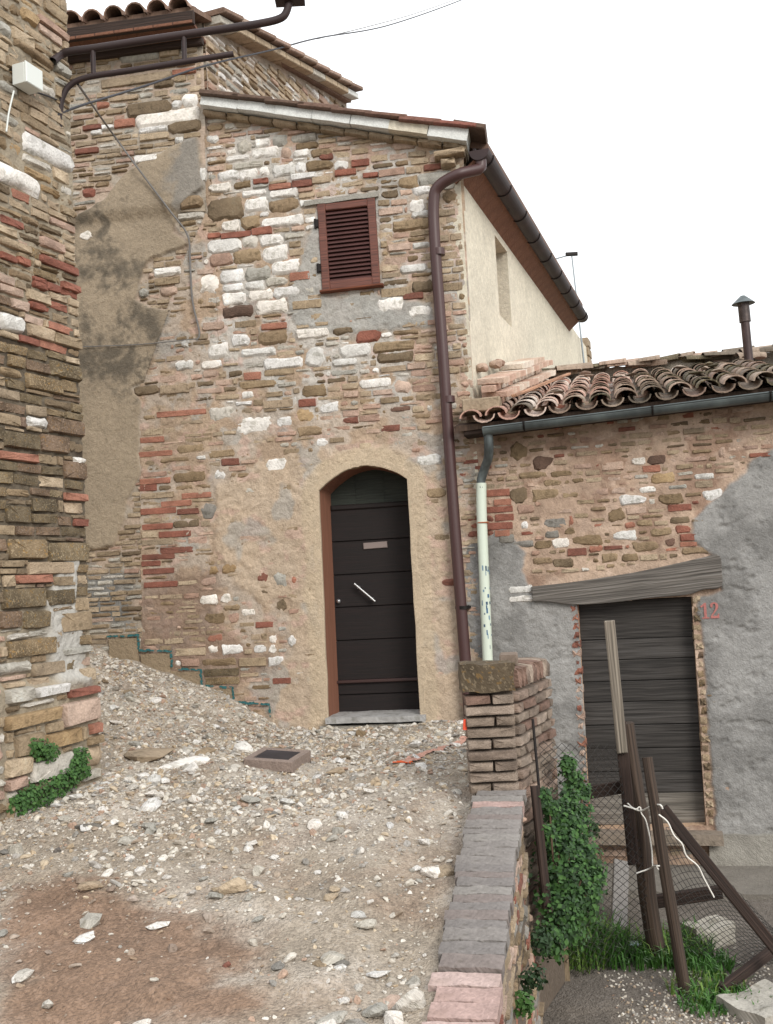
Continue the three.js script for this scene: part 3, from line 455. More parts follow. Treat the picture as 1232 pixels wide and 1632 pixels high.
  { const m = part('backing', bx(sw - 0.04, shh - 0.04, 0.01), M.slat, sh); m.position.z = -0.05; }
  for (const y of [0.23, -0.2]) { const m = part('hinge', mergeGeometries([cbox(0.03, 0.075, 0.03, 0.004).toNonIndexed(), rod(V(-0.015, -0.045, 0), V(-0.015, 0.045, 0), 0.012).toNonIndexed()].map((g) => (g.deleteAttribute('normal'), g.computeVertexNormals(), g))), M.iron, sh); m.position.set(-sw / 2 - 0.012, y, 0.02); }
  { const m = part('window_sill', cbox(sw + 0.05, 0.022, 0.09, 0.006), std('#7b4630', { map: T.wood }), house); m.position.set(sx + 0.01, sy - shh / 2 - 0.014, 0.02); m.rotation.z = up * 0.8; }
  { const m = part('window_lintel', rough(new THREE.BoxGeometry(sw + 0.16, 0.045, 0.05, 16, 2, 2), 0.008, 8, 31), M.cement, house); m.position.set(sx - 0.05, sy + shh / 2 + 0.025, 0.0); m.rotation.z = up; }

  // verge: edge tiles, white band, brick course
  const v0 = F.hit(322, 172, 0.1), v1 = F.hit(745, 228, 0.1), va = Math.atan2(v1[1] - v0[1], v1[0] - v0[0]), vl = Math.hypot(v1[0] - v0[0], v1[1] - v0[1]);
  const along = (k, up, off) => [mix(v0[0], v1[0], k) - Math.sin(va) * up, mix(v0[1], v1[1], k) + Math.cos(va) * up, off];
  const r6 = rnd(61);
  for (let i = 0; i < 11; i++) { const k = (i + 0.5) / 11, L = vl / 11; const m = part('cornice_brick', pick(SG.brick[2][1], r6), pick(MAT.t, r6), house); m.scale.set(L - 0.006, 0.05, 0.3); m.position.set(...along(k, -0.028 + (r6() - 0.5) * 0.006, 0.095)); m.rotation.z = va; }
  for (let i = 0; i < 7; i++) { const k = (i + 0.5) / 7, L = vl / 7; const m = part('cornice_block', rough(new THREE.BoxGeometry(L - 0.004, i > 5 ? 0.11 : 0.085, 0.32, 10, 3, 3), 0.006, 9, 50 + i), i === 5 ? M.cream : M.white, house, i ? null : 'whitewashed cornice block'); m.position.set(...along(k, 0.046 + (r6() - 0.5) * 0.008, 0.02)); m.rotation.z = va; }
  const tileCols = ['#6e5647', '#7d5f50', '#8d5f50', '#9a5b4c', '#84604f'].map((c) => sandy(c, T.brickTex));
  for (let i = 0; i < 8; i++) { const k = (i + 0.5) / 8 + 0.012, L = vl / 8 + 0.07; const m = part('verge_tile', cbox(L, i % 3 ? 0.036 : 0.046, 0.4, 0.008), tileCols[i < 3 ? 0 : i < 5 ? 1 : 2 + (i % 3)], house); m.position.set(...along(k, 0.108 + (i % 2) * 0.006, 0.04)); m.rotation.z = va + 0.035; }
  { const m = part('verge_tile', cbox(0.3, 0.05, 0.4, 0.01), tileCols[0], house); m.position.set(...along(1.0, 0.125, 0.03)); m.rotation.z = va - 0.02; }
  { const a = F.hit(716, 243, 0.1); const m = part('corbel_brick', pick(SG.brick[2][1], r6), MAT.t[1], house); m.scale.set(0.29, 0.055, 0.28); m.position.set(a[0], a[1], 0.14); m.rotation.z = 0.07; const c = F.hit(713, 256, 0.1), m2 = part('corbel_brick', pick(SG.brick[1][1], r6), MAT.t[3], house); m2.scale.set(0.14, 0.055, 0.26); m2.position.set(c[0], c[1], 0.12); }
  // roof slab running back from the verge
  const a0 = F.at(v0[0] - 0.25, v0[1] + 0.07, -0.1), a1 = F.at(v1[0] + 0.18, along(1, 0.06, 0)[1] - 0.06, -0.1), back = S.u.clone().multiplyScalar(S.hit(922, 515, 0.2)[0]), q = [a0, a1, a1.clone().add(back), a0.clone().add(back)], pos = [], ix = [];
  for (const h of [0, 0.07]) for (const p of q) pos.push(p.x, p.y + h, p.z);
  for (const [A1, B1, C1, D1] of [[4, 5, 6, 7], [3, 2, 1, 0], [0, 1, 5, 4], [1, 2, 6, 5], [2, 3, 7, 6], [3, 0, 4, 7]]) ix.push(A1, B1, C1, A1, C1, D1);
  const rg = new THREE.BufferGeometry(); rg.setAttribute('position', new THREE.Float32BufferAttribute(pos, 3)); rg.setAttribute('uv', new THREE.Float32BufferAttribute(pos.flatMap((_, i) => (i % 3 ? [] : [pos[i], pos[i + 2]])), 2)); rg.setIndex(ix);
  const rn = rg.toNonIndexed(); rn.computeVertexNormals(); worldPart('roof', rn, tileCols[1], house);
}

// long cream side wall with its slit window, eave, gutter
const sTop = S.hit(733, 290)[1], sEnd = S.hit(937, 560)[0];
{
  const w = S.poly([[786, 372], [803, 400], [814, 525], [797, 503]]);      // read at the wall plane
  const w0 = Math.min(w[0][0], w[3][0]), w1 = Math.max(w[1][0], w[2][0]), wb = (w[3][1] + w[2][1]) / 2, wt = (w[0][1] + w[1][1]) / 2;
  const sh = new THREE.Shape([new THREE.Vector2(0, -0.2), new THREE.Vector2(sEnd, -0.2), new THREE.Vector2(sEnd, sTop + 0.15), new THREE.Vector2(0, sTop + 0.15)]);
  sh.holes.push(new THREE.Path([new THREE.Vector2(w0, wb), new THREE.Vector2(w1, wb), new THREE.Vector2(w1, wt), new THREE.Vector2(w0, wt)]));
  const wallG = new THREE.ExtrudeGeometry(sh, { depth: 0.4, bevelEnabled: false }).translate(0, 0, -0.385);
  const toW = (g) => g.applyMatrix4(new THREE.Matrix4().makeRotationY(S.turn).setPosition(S.o));
  worldPart('side_wall', toW(wallG), M.cream, house, 'cream rendered side wall');
  worldPart('window_backing', toW(bx(w1 - w0 + 0.1, wt - wb + 0.1, 0.02, (w0 + w1) / 2, (wt + wb) / 2, -0.37)), M.shutter, house);
  worldPart('window_sill', toW(cbox(w1 - w0, 0.03, 0.24, 0.005).translate((w0 + w1) / 2, wb + 0.014, -0.14)), MAT.t[0], house);
  { // quoin of pale stone at the far end
    const r = rnd(5); for (let i = 0; i < 9; i++) { const t = sTop - 1.1 + i * 0.17; worldPart('quoin_stone', toW(cbox(0.36 + 0.1 * (i % 2), 0.15, 0.3, 0.012).translate(sEnd - 0.1, t, -0.1)), pick(MAT.t, r), house); }
  }
  // boarded eave
  const GO = 0.225, GU = 0.215, nB = 15, L = S.hit(928, 527, GO)[0] + 0.1;
  for (let i = 0; i < nB; i++) worldPart('soffit_board', toW(cbox(L / nB - 0.004, 0.03, 0.3, 0.003).rotateX(-0.7).translate((i + 0.5) * L / nB - 0.03, sTop + 0.07, 0.08)), M.soffit, house);
  worldPart('fascia', toW(bx(L, 0.09, 0.022, L / 2 - 0.03, sTop + 0.215, 0.17)), M.brownPaint, house);
  const gut = []; // half-round gutter, walls with thickness
  { const n = 12, prof = []; for (let i = 0; i <= n; i++) { const a = Math.PI + Math.PI * i / n; prof.push(new THREE.Vector2(Math.cos(a) * 0.092, Math.sin(a) * 0.092)); } for (let i = n; i >= 0; i--) { const a = Math.PI + Math.PI * i / n; prof.push(new THREE.Vector2(Math.cos(a) * 0.086, Math.sin(a) * 0.086)); }
    gut.push(new THREE.ExtrudeGeometry(new THREE.Shape(prof), { depth: L + 0.1, bevelEnabled: false }).rotateY(Math.PI / 2).translate(-0.08, sTop + GU, GO)); 
    const cap = new THREE.Shape(); cap.absarc(0, 0, 0.094, Math.PI, Math.PI * 2); for (const x of [-0.085, L + 0.02]) gut.push(new THREE.ExtrudeGeometry(cap, { depth: 0.006, bevelEnabled: false }).rotateY(Math.PI / 2).translate(x, sTop + GU, GO)); }
  const gt = thing('roof_gutter', 'dark brown half-round gutter along the eave above the cream wall', 'gutter', S);
  part('channel', mergeGeometries(gut), M.brownPaint, gt);
  for (let i = 0; i < 9; i++) { const h = new THREE.TorusGeometry(0.097, 0.007, 5, 14, Math.PI).rotateZ(Math.PI).rotateY(Math.PI / 2); const m = part('bracket', h, M.iron, gt); m.position.set(0.1 + i * (L - 0.3) / 8, sTop + GU, GO); }
  // downpipe
  const g0 = S.at(-0.02, sTop + 0.15, GO), g1 = S.at(-0.03, sTop + 0.06, GO - 0.01), px = (x, y, o = 0.11) => { const [s, t] = F.hit(x, y, o); return F.at(s, t, o); };
  const pipe = thing('downpipe', 'dark brown downpipe running down the corner of the stone house', 'pipe');
  const pts = [g0, g1, px(733, 277, 0.16), px(706, 291, 0.13), px(693, 306, 0.11), px(691, 340, 0.1), px(694, 400, 0.1), px(707, 580, 0.1), px(722, 800, 0.1), px(736, 980, 0.1), px(746, 1110, 0.1), px(750, 1165, 0.1)];
  const base = pts[pts.length - 1].clone(); pipe.position.copy(base); const loc = (p) => p.clone().sub(base);
  part('pipe', tube(pts.map(loc), 0.052, 150, 14, 0.35), M.brownPipe, pipe);
  for (const [x, y] of [[696, 402], [712, 637], [735, 968]]) { const p = px(x + 3, y, 0.1); const m = part('collar', new THREE.CylinderGeometry(0.058, 0.058, y > 900 ? 0.03 : 0.06, 16), y > 900 ? M.iron : M.brownPipe, pipe); m.position.copy(loc(p)); m.rotation.z = 0.015; }
  { const p = px(738, 968, 0.05); const m = part('clamp', cbox(0.14, 0.025, 0.08, 0.004), M.iron, pipe); m.position.copy(loc(p)); }
}

// barrel tiles: tapered half-round shells lying along -z, crown up
function tileGeo(seed) {
  const r = rnd(seed), n = 7, L = 0.43, w0 = 0.098, w1 = 0.078, th = 0.013, pos = [], ix = [], ring = (w, z, dz) => { for (let i = 0; i <= n; i++) { const a = Math.PI * i / n; pos.push(Math.cos(a) * w, Math.sin(a) * w * 0.72 + (r() - 0.5) * 0.003, z + dz); } };
  ring(w0, 0, 0); ring(w1, -L, 0); ring(w0 - th, 0, 0); ring(w1 - th, -L, 0); const k = n + 1;
  for (let i = 0; i < n; i++) ix.push(i, i + 1, k + i, i + 1, k + i + 1, k + i, 2 * k + i, 3 * k + i, 2 * k + i + 1, 2 * k + i + 1, 3 * k + i, 3 * k + i + 1, i, 2 * k + i, i + 1, i + 1, 2 * k + i, 2 * k + i + 1);
  for (const i of [0, n]) ix.push(i, k + i, 2 * k + i, k + i, 3 * k + i, 2 * k + i);
  const g = new THREE.BufferGeometry(); g.setAttribute('position', new THREE.Float32BufferAttribute(pos, 3)); g.setIndex(ix); const o = toCreasedNormals(g.toNonIndexed(), 0.7), p = o.attributes.position, uv = []; const u0 = r(), v0 = r();
  for (let i = 0; i < p.count; i++) uv.push(u0 + p.getX(i) * 1.6, v0 + p.getZ(i) * 1.3); o.setAttribute('uv', new THREE.Float32BufferAttribute(uv, 2)); return o;
}
const TILES = Array.from({ length: 5 }, (_, i) => tileGeo(900 + i));

// ------------------------------------------------------------------ taller house behind the pipe bracket
{
  const tall = thing('taller_house', 'taller stone house with peeling brown plaster beside the rubble steps', 'house', F);
  const tStep = F.hit(320, 345)[1], tUp = F.hit(320, 320)[1];
  const proud = (t) => 0.055 * sst(tStep, tUp, t);
  const plas = zone(F.poly([[120, 350], [170, 320], [195, 285], [250, 250], [318, 222], [326, 300], [290, 328], [275, 372], [302, 388], [245, 412], [222, 440], [216, 478], [240, 492], [300, 500], [318, 545], [268, 590], [212, 618], [224, 640], [222, 760], [205, 800], [182, 872], [120, 875]]), 0.012, 0.035, 71);
  const stain = zone(F.poly([[120, 350], [190, 300], [215, 400], [260, 440], [262, 520], [290, 550], [260, 610], [205, 640], [120, 630]]), 0.12, 0.2, 73);
  const grey = zone(F.poly([[120, 880], [225, 920], [232, 1010], [120, 1000]]), 0.06, 0.1, 75);
  const grey2 = zone(F.poly([[275, 240], [322, 225], [322, 310], [280, 330]]), 0.08, 0.2, 76);
  const zf = (s, t) => -0.012 + 0.03 * plas(s, t) + proud(t) + (0.022 - 0.017 * plas(s, t)) * (fbm(s * 14, t * 14, 77, 4) - 0.5) + 0.008 * (fbm(s * 45, t * 45, 79, 2) - 0.5);
  const c0 = C('#b0a290'), c1 = C('#a59277'), c2 = C('#564e42'), c3 = C('#85837f'), c4 = C('#c0a48c');
  const cf = (s, t) => { tmpC.copy(c0).lerp(c4, 0.7 * sst(0.45, 0.6, fbm(s * 5, t * 5, 81, 4))); tmpC.lerp(c1, plas(s, t)); const wq = 0.35 * fbm(s * 3, t * 3, 85, 3), k = fbm((s * 0.8 + t * 0.6) * 4 + wq * 6, (t * 0.8 - s * 0.6) * 4 - wq * 5, 83, 5); tmpC.lerp(c2, 0.8 * stain(s, t) * plas(s, t) * sst(0.36, 0.62, 0.72 * k + 0.28 * fbm((s - t) * 20, (s + t) * 20, 84, 3))); return tmpC.lerp(c3, Math.max(grey(s, t) * sst(0.4, 0.55, k), grey2(s, t) * 0.7)); };
  const keep = (s, t) => inPoly(wingP, s, t);
  const b = [F.hit(60, 600)[0], F.hit(345, 200)[0], F.hit(150, 1120)[1], F.hit(220, 55)[1]];
  const g = skin(b[0], b[1], b[2], b[3], 0.0125, zf, cf, (s, t) => sdPoly(wingP, s, t) > -0.012);
  const sh = new THREE.Shape(wingP.map(([s, t]) => new THREE.Vector2(s, t)));
  const core = new THREE.ExtrudeGeometry(sh, { depth: 0.5, bevelEnabled: false }).translate(0, 0, -0.54);
  const cUp = new THREE.ExtrudeGeometry(new THREE.Shape(F.poly([[60, 340], [60, 75], [322, 45], [328, 338]]).map((p) => new THREE.Vector2(...p))), { depth: 0.3, bevelEnabled: false }).translate(0, 0, -0.275);
  for (const cg of [core, cUp]) { const n = cg.attributes.position.count, col = new Float32Array(n * 3); for (let i = 0; i < n; i++) { col[i * 3] = c0.r; col[i * 3 + 1] = c0.g; col[i * 3 + 2] = c0.b; } cg.setAttribute('color', new THREE.BufferAttribute(col, 3)); }
  const wall = part('front_wall', mergeGeometries([g.toNonIndexed(), core, cUp]), skinMat, tall);
  const A = read(F, 100, 0, 5.133, [
    [610, 925, 1130, 1045, 'w'], [640, 1055, 870, 1105, 'w'], [990, 795, 1115, 895, 'w'], [910, 845, 985, 905, 'w'], [545, 850, 900, 965, 'b'], [885, 1010, 1135, 1100, 'b'], [650, 1112, 880, 1160, 't'], [440, 995, 605, 1058, 'r'], [340, 1040, 436, 1080, 'w'], [250, 1085, 335, 1120, 'w'], [185, 1045, 328, 1078, 'r'], [300, 855, 395, 905, 'r'], [940, 1140, 995, 1190, 'w'], [765, 680, 920, 730, 'b'], [915, 590, 1100, 625, 'r'], [280, 440, 470, 520, 't'], [480, 420, 800, 520, 'g'], [810, 380, 965, 480, 't'], [1010, 320, 1110, 450, 't'], [330, 640, 900, 710, 't'],
  ], 0.02);
  const B = read(F, 0, 0, 2.933, [[640, 735, 750, 770, 'w'], [845, 925, 955, 980, 'b'], [830, 990, 955, 1025, 'g'], [940, 795, 970, 850, 'w'], [375, 1080, 440, 1128, 'w'], [365, 705, 470, 728, 'r'], [400, 890, 455, 930, 'r']], 0.02);
  const Cc = read(F, 0, 380, 2.933, [[720, 135, 845, 175, 'w'], [725, 185, 840, 215, 't'], [750, 225, 830, 265, 'p'], [650, 235, 690, 275, 'g'], [820, 572, 900, 612, 'w'], [850, 480, 885, 506, 'w'], [630, 690, 740, 730, 'b'], [750, 685, 885, 725, 't']], 0.02);
  for (const a of [...A, ...B, ...Cc]) a.base = proud(a.t);
  const tA = F.hit(200, 240)[1];
  const style = (s, t) => (t > tA ? { h: [0.06, 0.1], w: [0.12, 0.34], kinds: 'ttttttbgp', z: [-0.004, 0.014], gap: [0.008, 0.016] } : { h: [0.045, 0.07], w: [0.1, 0.26], kinds: 'tttttbbpg', z: [-0.006, 0.014], gap: [0.008, 0.016] });
  const list = masonry({ box: [b[0], b[1], F.hit(150, 1080)[1], F.hit(220, 72)[1]], keep: (s, t) => keep(s, t) && sdPoly(wingP, s, t) > 0.006, style, listed: [...A, ...B, ...Cc], seed: 91 });
  for (const a of list) a.base = proud(a.t);
  const cornerS = F.hit(132, 500)[0];
  layStones(list, wall, { zf, seed: 93, limit: 280, visible: (a) => (a.s + a.w / 2 > cornerS - 0.1 ? 1 : 0.01) });

  // eave with boards and fascia
  const e0 = F.hit(100, 84), e1 = F.hit(325, 60), tE = (e0[1] + e1[1]) / 2 - 0.09, x0 = F.hit(60, 80)[0], x1 = F.hit(328, 60)[0];
  const ov = 0.34, nb = 9; for (let i = 0; i < nb; i++) { const w = (x1 - x0) / nb; const m = part('soffit_board', cbox(w - 0.005, 0.03, ov + 0.1, 0.004), M.soffit, tall); m.position.set(x0 + (i + 0.5) * w, tE + 0.02, ov / 2); }
  { const m = part('rafter_beam', cbox(x1 - x0, 0.07, 0.06, 0.008), M.darkWood, tall); m.position.set((x0 + x1) / 2, tE - 0.02, 0.09); }
  { const m = part('fascia', cbox(x1 - x0 + 0.02, 0.13, 0.05, 0.01), M.darkWood, tall); m.position.set((x0 + x1) / 2, tE + 0.065, ov + 0.02); }
  // side wall above the lower roof, receding
  const ridge = atDepth(553, 152, 13.0), front = F.at(x1, tE + 0.27, 0.0), dirS = V(ridge.x - front.x, 0, ridge.z - front.z), G = new Frame(V(front.x, 0.3, front.z), dirS), gl = dirS.length(), gt0 = front.y - 0.3, gt1 = ridge.y - 0.3;
  const low = 3.4, gz = (s, t) => -0.012 + 0.02 * (fbm(s * 14, t * 14, 97, 4) - 0.5);
  const gS = skin(0, gl, low, gt1, 0.02, gz, (s, t) => tmpC.copy(c0).lerp(c4, fbm(s * 5, t * 5, 99, 3)), (s, t) => t < mix(gt0, gt1, s / gl));
  const gC = new THREE.ExtrudeGeometry(new THREE.Shape([[0.03, 0], [gl, 0], [gl, gt1], [0.03, gt0]].map((p) => new THREE.Vector2(...p))), { depth: 0.4, bevelEnabled: false }).translate(0, 0, -0.43);
  { const n = gC.attributes.position.count, col = new Float32Array(n * 3); for (let i = 0; i < n; i++) { col[i * 3] = c0.r; col[i * 3 + 1] = c0.g; col[i * 3 + 2] = c0.b; } gC.setAttribute('color', new THREE.BufferAttribute(col, 3)); }
  const side = part('side_wall', mergeGeometries([gS.toNonIndexed(), gC]), skinMat, tall);
  const mW = new THREE.Matrix4().makeRotationY(G.turn).setPosition(G.o), toT = tall.matrixWorld.clone().invert().multiply(mW); side.applyMatrix4(toT);
  const sl = masonry({ box: [0, gl, low, gt1], keep: (s, t) => t < mix(gt0, gt1, s / gl) - 0.12 && t > mix(3.9, 4.6, s / gl) - 0.5, style: () => ({ h: [0.06, 0.12], w: [0.12, 0.3], kinds: 'wwwttttpgbg', z: [0.0, 0.02], gap: [0.012, 0.02] }), listed: [], seed: 95 });
  layStones(sl, side, { zf: gz, seed: 96, limit: 150 });
  const r = rnd(12), vAng = Math.atan2(gt1 - gt0, gl), cols = ['#8d6f5c', '#9a7866', '#a98a78', '#b59c8a'].map((c) => sandy(c, T.brickTex));
  for (let i = 0; i < 10; i++) { const L = gl / 10, k = (i + 0.5) / 10; const m = part('verge_brick', cbox(L - 0.008, 0.07, 0.34, 0.008), pick([MAT.t[1], MAT.g[1], MAT.t[3], M.white], r), tall); m.position.set(k * gl, mix(gt0, gt1, k) - 0.05, 0.0); m.rotation.z = vAng; m.updateMatrix(); m.applyMatrix4(toT);
    const t = part('verge_tile', cbox(L + 0.05, 0.05, 0.42, 0.01), pick(cols, r), tall); t.position.set(k * gl, mix(gt0, gt1, k) + 0.03 + 0.006 * (i % 2), 0.02); t.rotation.z = vAng + 0.05; t.updateMatrix(); t.applyMatrix4(toT); }
  // roof slab and the barrel tiles at the eave
  { const A0 = F.at(x0 - 1.5, tE + 0.14, ov), A1 = F.at(x1, tE + 0.14, ov), bk = G.u.clone().multiplyScalar(gl + 0.3).setY(gt1 - gt0), q = [A0, A1, A1.clone().add(bk), A0.clone().add(bk)], pos = [], ix = [];
    for (const h of [0, 0.05]) for (const p of q) pos.push(p.x, p.y + h, p.z); for (const [a, b2, c, d] of [[4, 5, 6, 7], [3, 2, 1, 0], [0, 1, 5, 4], [1, 2, 6, 5], [2, 3, 7, 6], [3, 0, 4, 7]]) ix.push(a, b2, c, a, c, d);
    const rg = new THREE.BufferGeometry(); rg.setAttribute('position', new THREE.Float32BufferAttribute(pos, 3)); rg.setAttribute('uv', new THREE.Float32BufferAttribute(pos.flatMap((_, i) => (i % 3 ? [] : [pos[i], pos[i + 2]])), 2)); rg.setIndex(ix); const rn = rg.toNonIndexed(); rn.computeVertexNormals(); worldPart('roof', rn, cols[0], tall); }
  const pitch = 0.215, n = Math.ceil((x1 - x0) / pitch); for (let i = 0; i < n; i++) for (let k = 0; k < 2; k++) for (const pan of [0, 1]) { const m = part('roof_tile', pick(TILES, r), pick(k ? cols : cols.slice(0, 2), r), tall); m.position.set(x1 - 0.12 - i * pitch - pan * pitch / 2, tE + (pan ? 0.2 : 0.145 + r() * 0.025) + k * 0.1, ov + (pan ? -0.06 : 0.075) - k * 0.34); if (!pan) m.scale.set(1.04, 1.45, 1); m.rotation.set(0.26, (r() - 0.5) * 0.08, pan ? Math.PI : 0, 'YXZ'); }
}

// ------------------------------------------------------------------ building at the left edge
{
  const bld = thing('corner_building', 'rough weathered stone corner building with big white blocks and lichen', 'building', Lw);
  const yT = (y) => Lw.hit(70, y)[1], tLow = yT(1085), tMoss0 = yT(960), tMoss1 = yT(560), tTan = yT(330);
  const s0 = -2.2, t1 = yT(-60), t0 = -0.15;
  const flare = (t) => 0.05 * sst(tLow + 0.04, tLow - 0.04, t) + 0.03 * sst(0.35, 0, t);
  const zf = (s, t) => -0.016 + flare(t) + 0.03 * (fbm(s * 12, t * 12, 301, 4) - 0.5) + 0.014 * (fbm(s * 42, t * 42, 303, 2) - 0.5);
  const c0 = C('#a4957c'), c1 = C('#5a4d3c'), c2 = C('#b8b4ac'), pt = zone(Lw.poly([[70, 1010], [120, 960], [140, 1050], [135, 1090], [90, 1090]]), 0.05, 0.06, 305), pt2 = zone(Lw.poly([[112, 880], [124, 890], [122, 990], [80, 1010], [75, 960]]), 0.02, 0.03, 306);
  const cf = (s, t) => { tmpC.copy(c0).lerp(c1, 0.85 * sst(tMoss0 - 0.1, tMoss0 + 0.1, t) * (1 - sst(tMoss1, tMoss1 + 0.4, t)) + 0.3 * sst(0.5, 0.65, fbm(s * 6, t * 6, 307, 3))); return tmpC.lerp(c2, Math.max(pt(s, t), pt2(s, t))); };
  const zf2 = (s, t) => zf(s, t) + 0.02 * Math.max(pt(s, t), pt2(s, t));
  const g = skin(s0, 0.0, t0, t1, 0.0125, zf2, cf);
  const core = bx(Math.abs(s0), t1 - t0, 3, s0 / 2, (t0 + t1) / 2, -1.55), col = new Float32Array(core.attributes.position.count * 3).map((_, i) => [c0.r, c0.g, c0.b][i % 3]); core.setAttribute('color', new THREE.BufferAttribute(col, 3));
  const wall = part('side_wall', mergeGeometries([g.toNonIndexed(), core.toNonIndexed()]), skinMat, bld);
  const rd = (ox, oy, k, rows) => rows.map(([x0, x1, yc, h, kind]) => { const xa = ox + x0 / k, xb = ox + x1 / k, cx = (xa + xb) / 2, cy = oy + yc / k, [s, t] = Lw.hit(cx, cy), a = Lw.hit(xa, cy)[0], b = Lw.hit(xb, cy)[0]; return { s: (a + b) / 2, t, w: b - a, h: Math.abs(Lw.hit(cx, cy - h / 2 / k)[1] - Lw.hit(cx, cy + h / 2 / k)[1]), kind, z: 0.02 }; });
  const listed = [
    ...rd(0, 0, 2.933, [[110, 355, 712, 88, 'w'], [0, 190, 838, 90, 'w'], [100, 180, 75, 60, 'o'], [0, 60, 140, 70, 'g'], [60, 160, 180, 60, 't'], [180, 320, 130, 34, 'p'], [70, 260, 250, 40, 'b'], [255, 330, 320, 50, 'g'], [165, 260, 420, 60, 'g'], [0, 140, 1145, 36, 't'], [195, 300, 1145, 45, 'p']]),
    ...rd(0, 380, 2.933, [[0, 118, 395, 80, 'w'], [130, 225, 860, 50, 'w'], [192, 383, 130, 38, 'r'], [0, 78, 90, 30, 'r'], [82, 140, 108, 32, 'r'], [292, 384, 230, 34, 'r'], [155, 218, 222, 30, 'r'], [140, 210, 318, 30, 'r'], [0, 180, 1020, 42, 'r'], [300, 435, 1210, 36, 'r'], [25, 185, 945, 75, 'l'], [192, 320, 960, 80, 'l'], [300, 420, 1085, 85, 'l'], [125, 290, 680, 70, 'l'], [240, 400, 620, 75, 'l'], [230, 405, 880, 75, 'l'], [135, 250, 440, 60, 't'], [255, 385, 480, 50, 't'], [345, 410, 1040, 35, 'w'], [132, 235, 275, 50, 't']]),
    ...rd(0, 780, 2.914, [[140, 288, 932, 44, 'w'], [292, 425, 940, 36, 'r'], [0, 255, 1062, 62, 'o'], [262, 470, 1030, 105, 'p'], [300, 500, 1415, 105, 'g'], [35, 280, 1480, 98, 'g'], [120, 320, 1290, 95, 'g'], [40, 170, 1185, 95, 't'], [190, 350, 1155, 72, 'o'], [390, 465, 1106, 48, 'r'], [380, 475, 1160, 38, 'b'], [345, 430, 155, 34, 'r'], [232, 436, 290, 90, 'l'], [42, 218, 275, 92, 'l'], [0, 98, 605, 84, 'l'], [112, 235, 605, 84, 'l'], [20, 212, 505, 92, 'l'], [222, 342, 500, 74, 'l'], [280, 455, 612, 90, 't'], [80, 245, 415, 40, 'r'], [250, 345, 425, 45, 't'], [0, 150, 830, 60, 'g'], [155, 300, 830, 60, 't'], [40, 255, 735, 80, 'l'], [280, 440, 748, 42, 'g'], [0, 115, 1290, 85, 't'], [0, 95, 1365, 48, 'p'], [370, 480, 1235, 90, 't'], [0, 25, 1500, 90, 't'], [345, 430, 1325, 40, 'g'], [5, 130, 955, 66, 'g'], [0, 105, 345, 34, 't'], [130, 340, 365, 60, 't']]),
  ];
  for (const a of listed) { if (a.s + a.w / 2 > 0.005) { const l = a.s - a.w / 2; a.w = 0.005 - l; a.s = (l + 0.005) / 2; } a.base = flare(a.t); a.thick = 0.1; if (a.t < tLow) { a.z = 0.028; a.style = a.w / a.h > 1.4 ? 'brick' : 'stone'; } }
  const style = (s, t) => t < tLow ? { h: [0.07, 0.13], w: [0.1, 0.3], kinds: 'ttggpbt', z: [0, 0.02], gap: [0.015, 0.025] } : t < tMoss0 ? { h: [0.06, 0.12], w: [0.12, 0.28], kinds: 'ttlbgp', z: [-0.004, 0.014], gap: [0.005, 0.012] } : t < tMoss1 ? { h: [0.065, 0.12], w: [0.12, 0.28], kinds: 'lllllllbtt', z: [-0.004, 0.014], gap: [0.004, 0.012] } : t < tTan ? { h: [0.055, 0.085], w: [0.12, 0.28], kinds: 'tttlbbpr', z: [-0.006, 0.012], gap: [0.004, 0.012] } : { h: [0.065, 0.12], w: [0.12, 0.3], kinds: 'tttttobpgt', z: [-0.01, 0.01], gap: [0.006, 0.014] };
  const list = masonry({ box: [s0, -0.004, t0, t1], keep: () => true, style, listed, seed: 311 });
  for (const a of list) a.base = flare(a.t);
  layStones(list, wall, { zf: zf2, seed: 313, limit: 297, thick: 0.1, visible: (a) => (a.s + a.w / 2 > -0.95 ? (a.t < yT(0) ? 1 : 0.05) : 0.01) });
  // junction box on the wall
  const jb = thing('junction_box', 'pale plastic junction box fixed to the rough corner wall', 'junction box', null); { const [s, t] = Lw.hit(42, 125, 0.05), p = Lw.at(s, t, 0.05); jb.position.copy(p); jb.rotation.y = Lw.turn; part('body', cbox(0.15, 0.13, 0.1, 0.006), M.box, jb); part('lid', cbox(0.156, 0.136, 0.018, 0.005), M.box, jb).position.z = 0.058; }
}

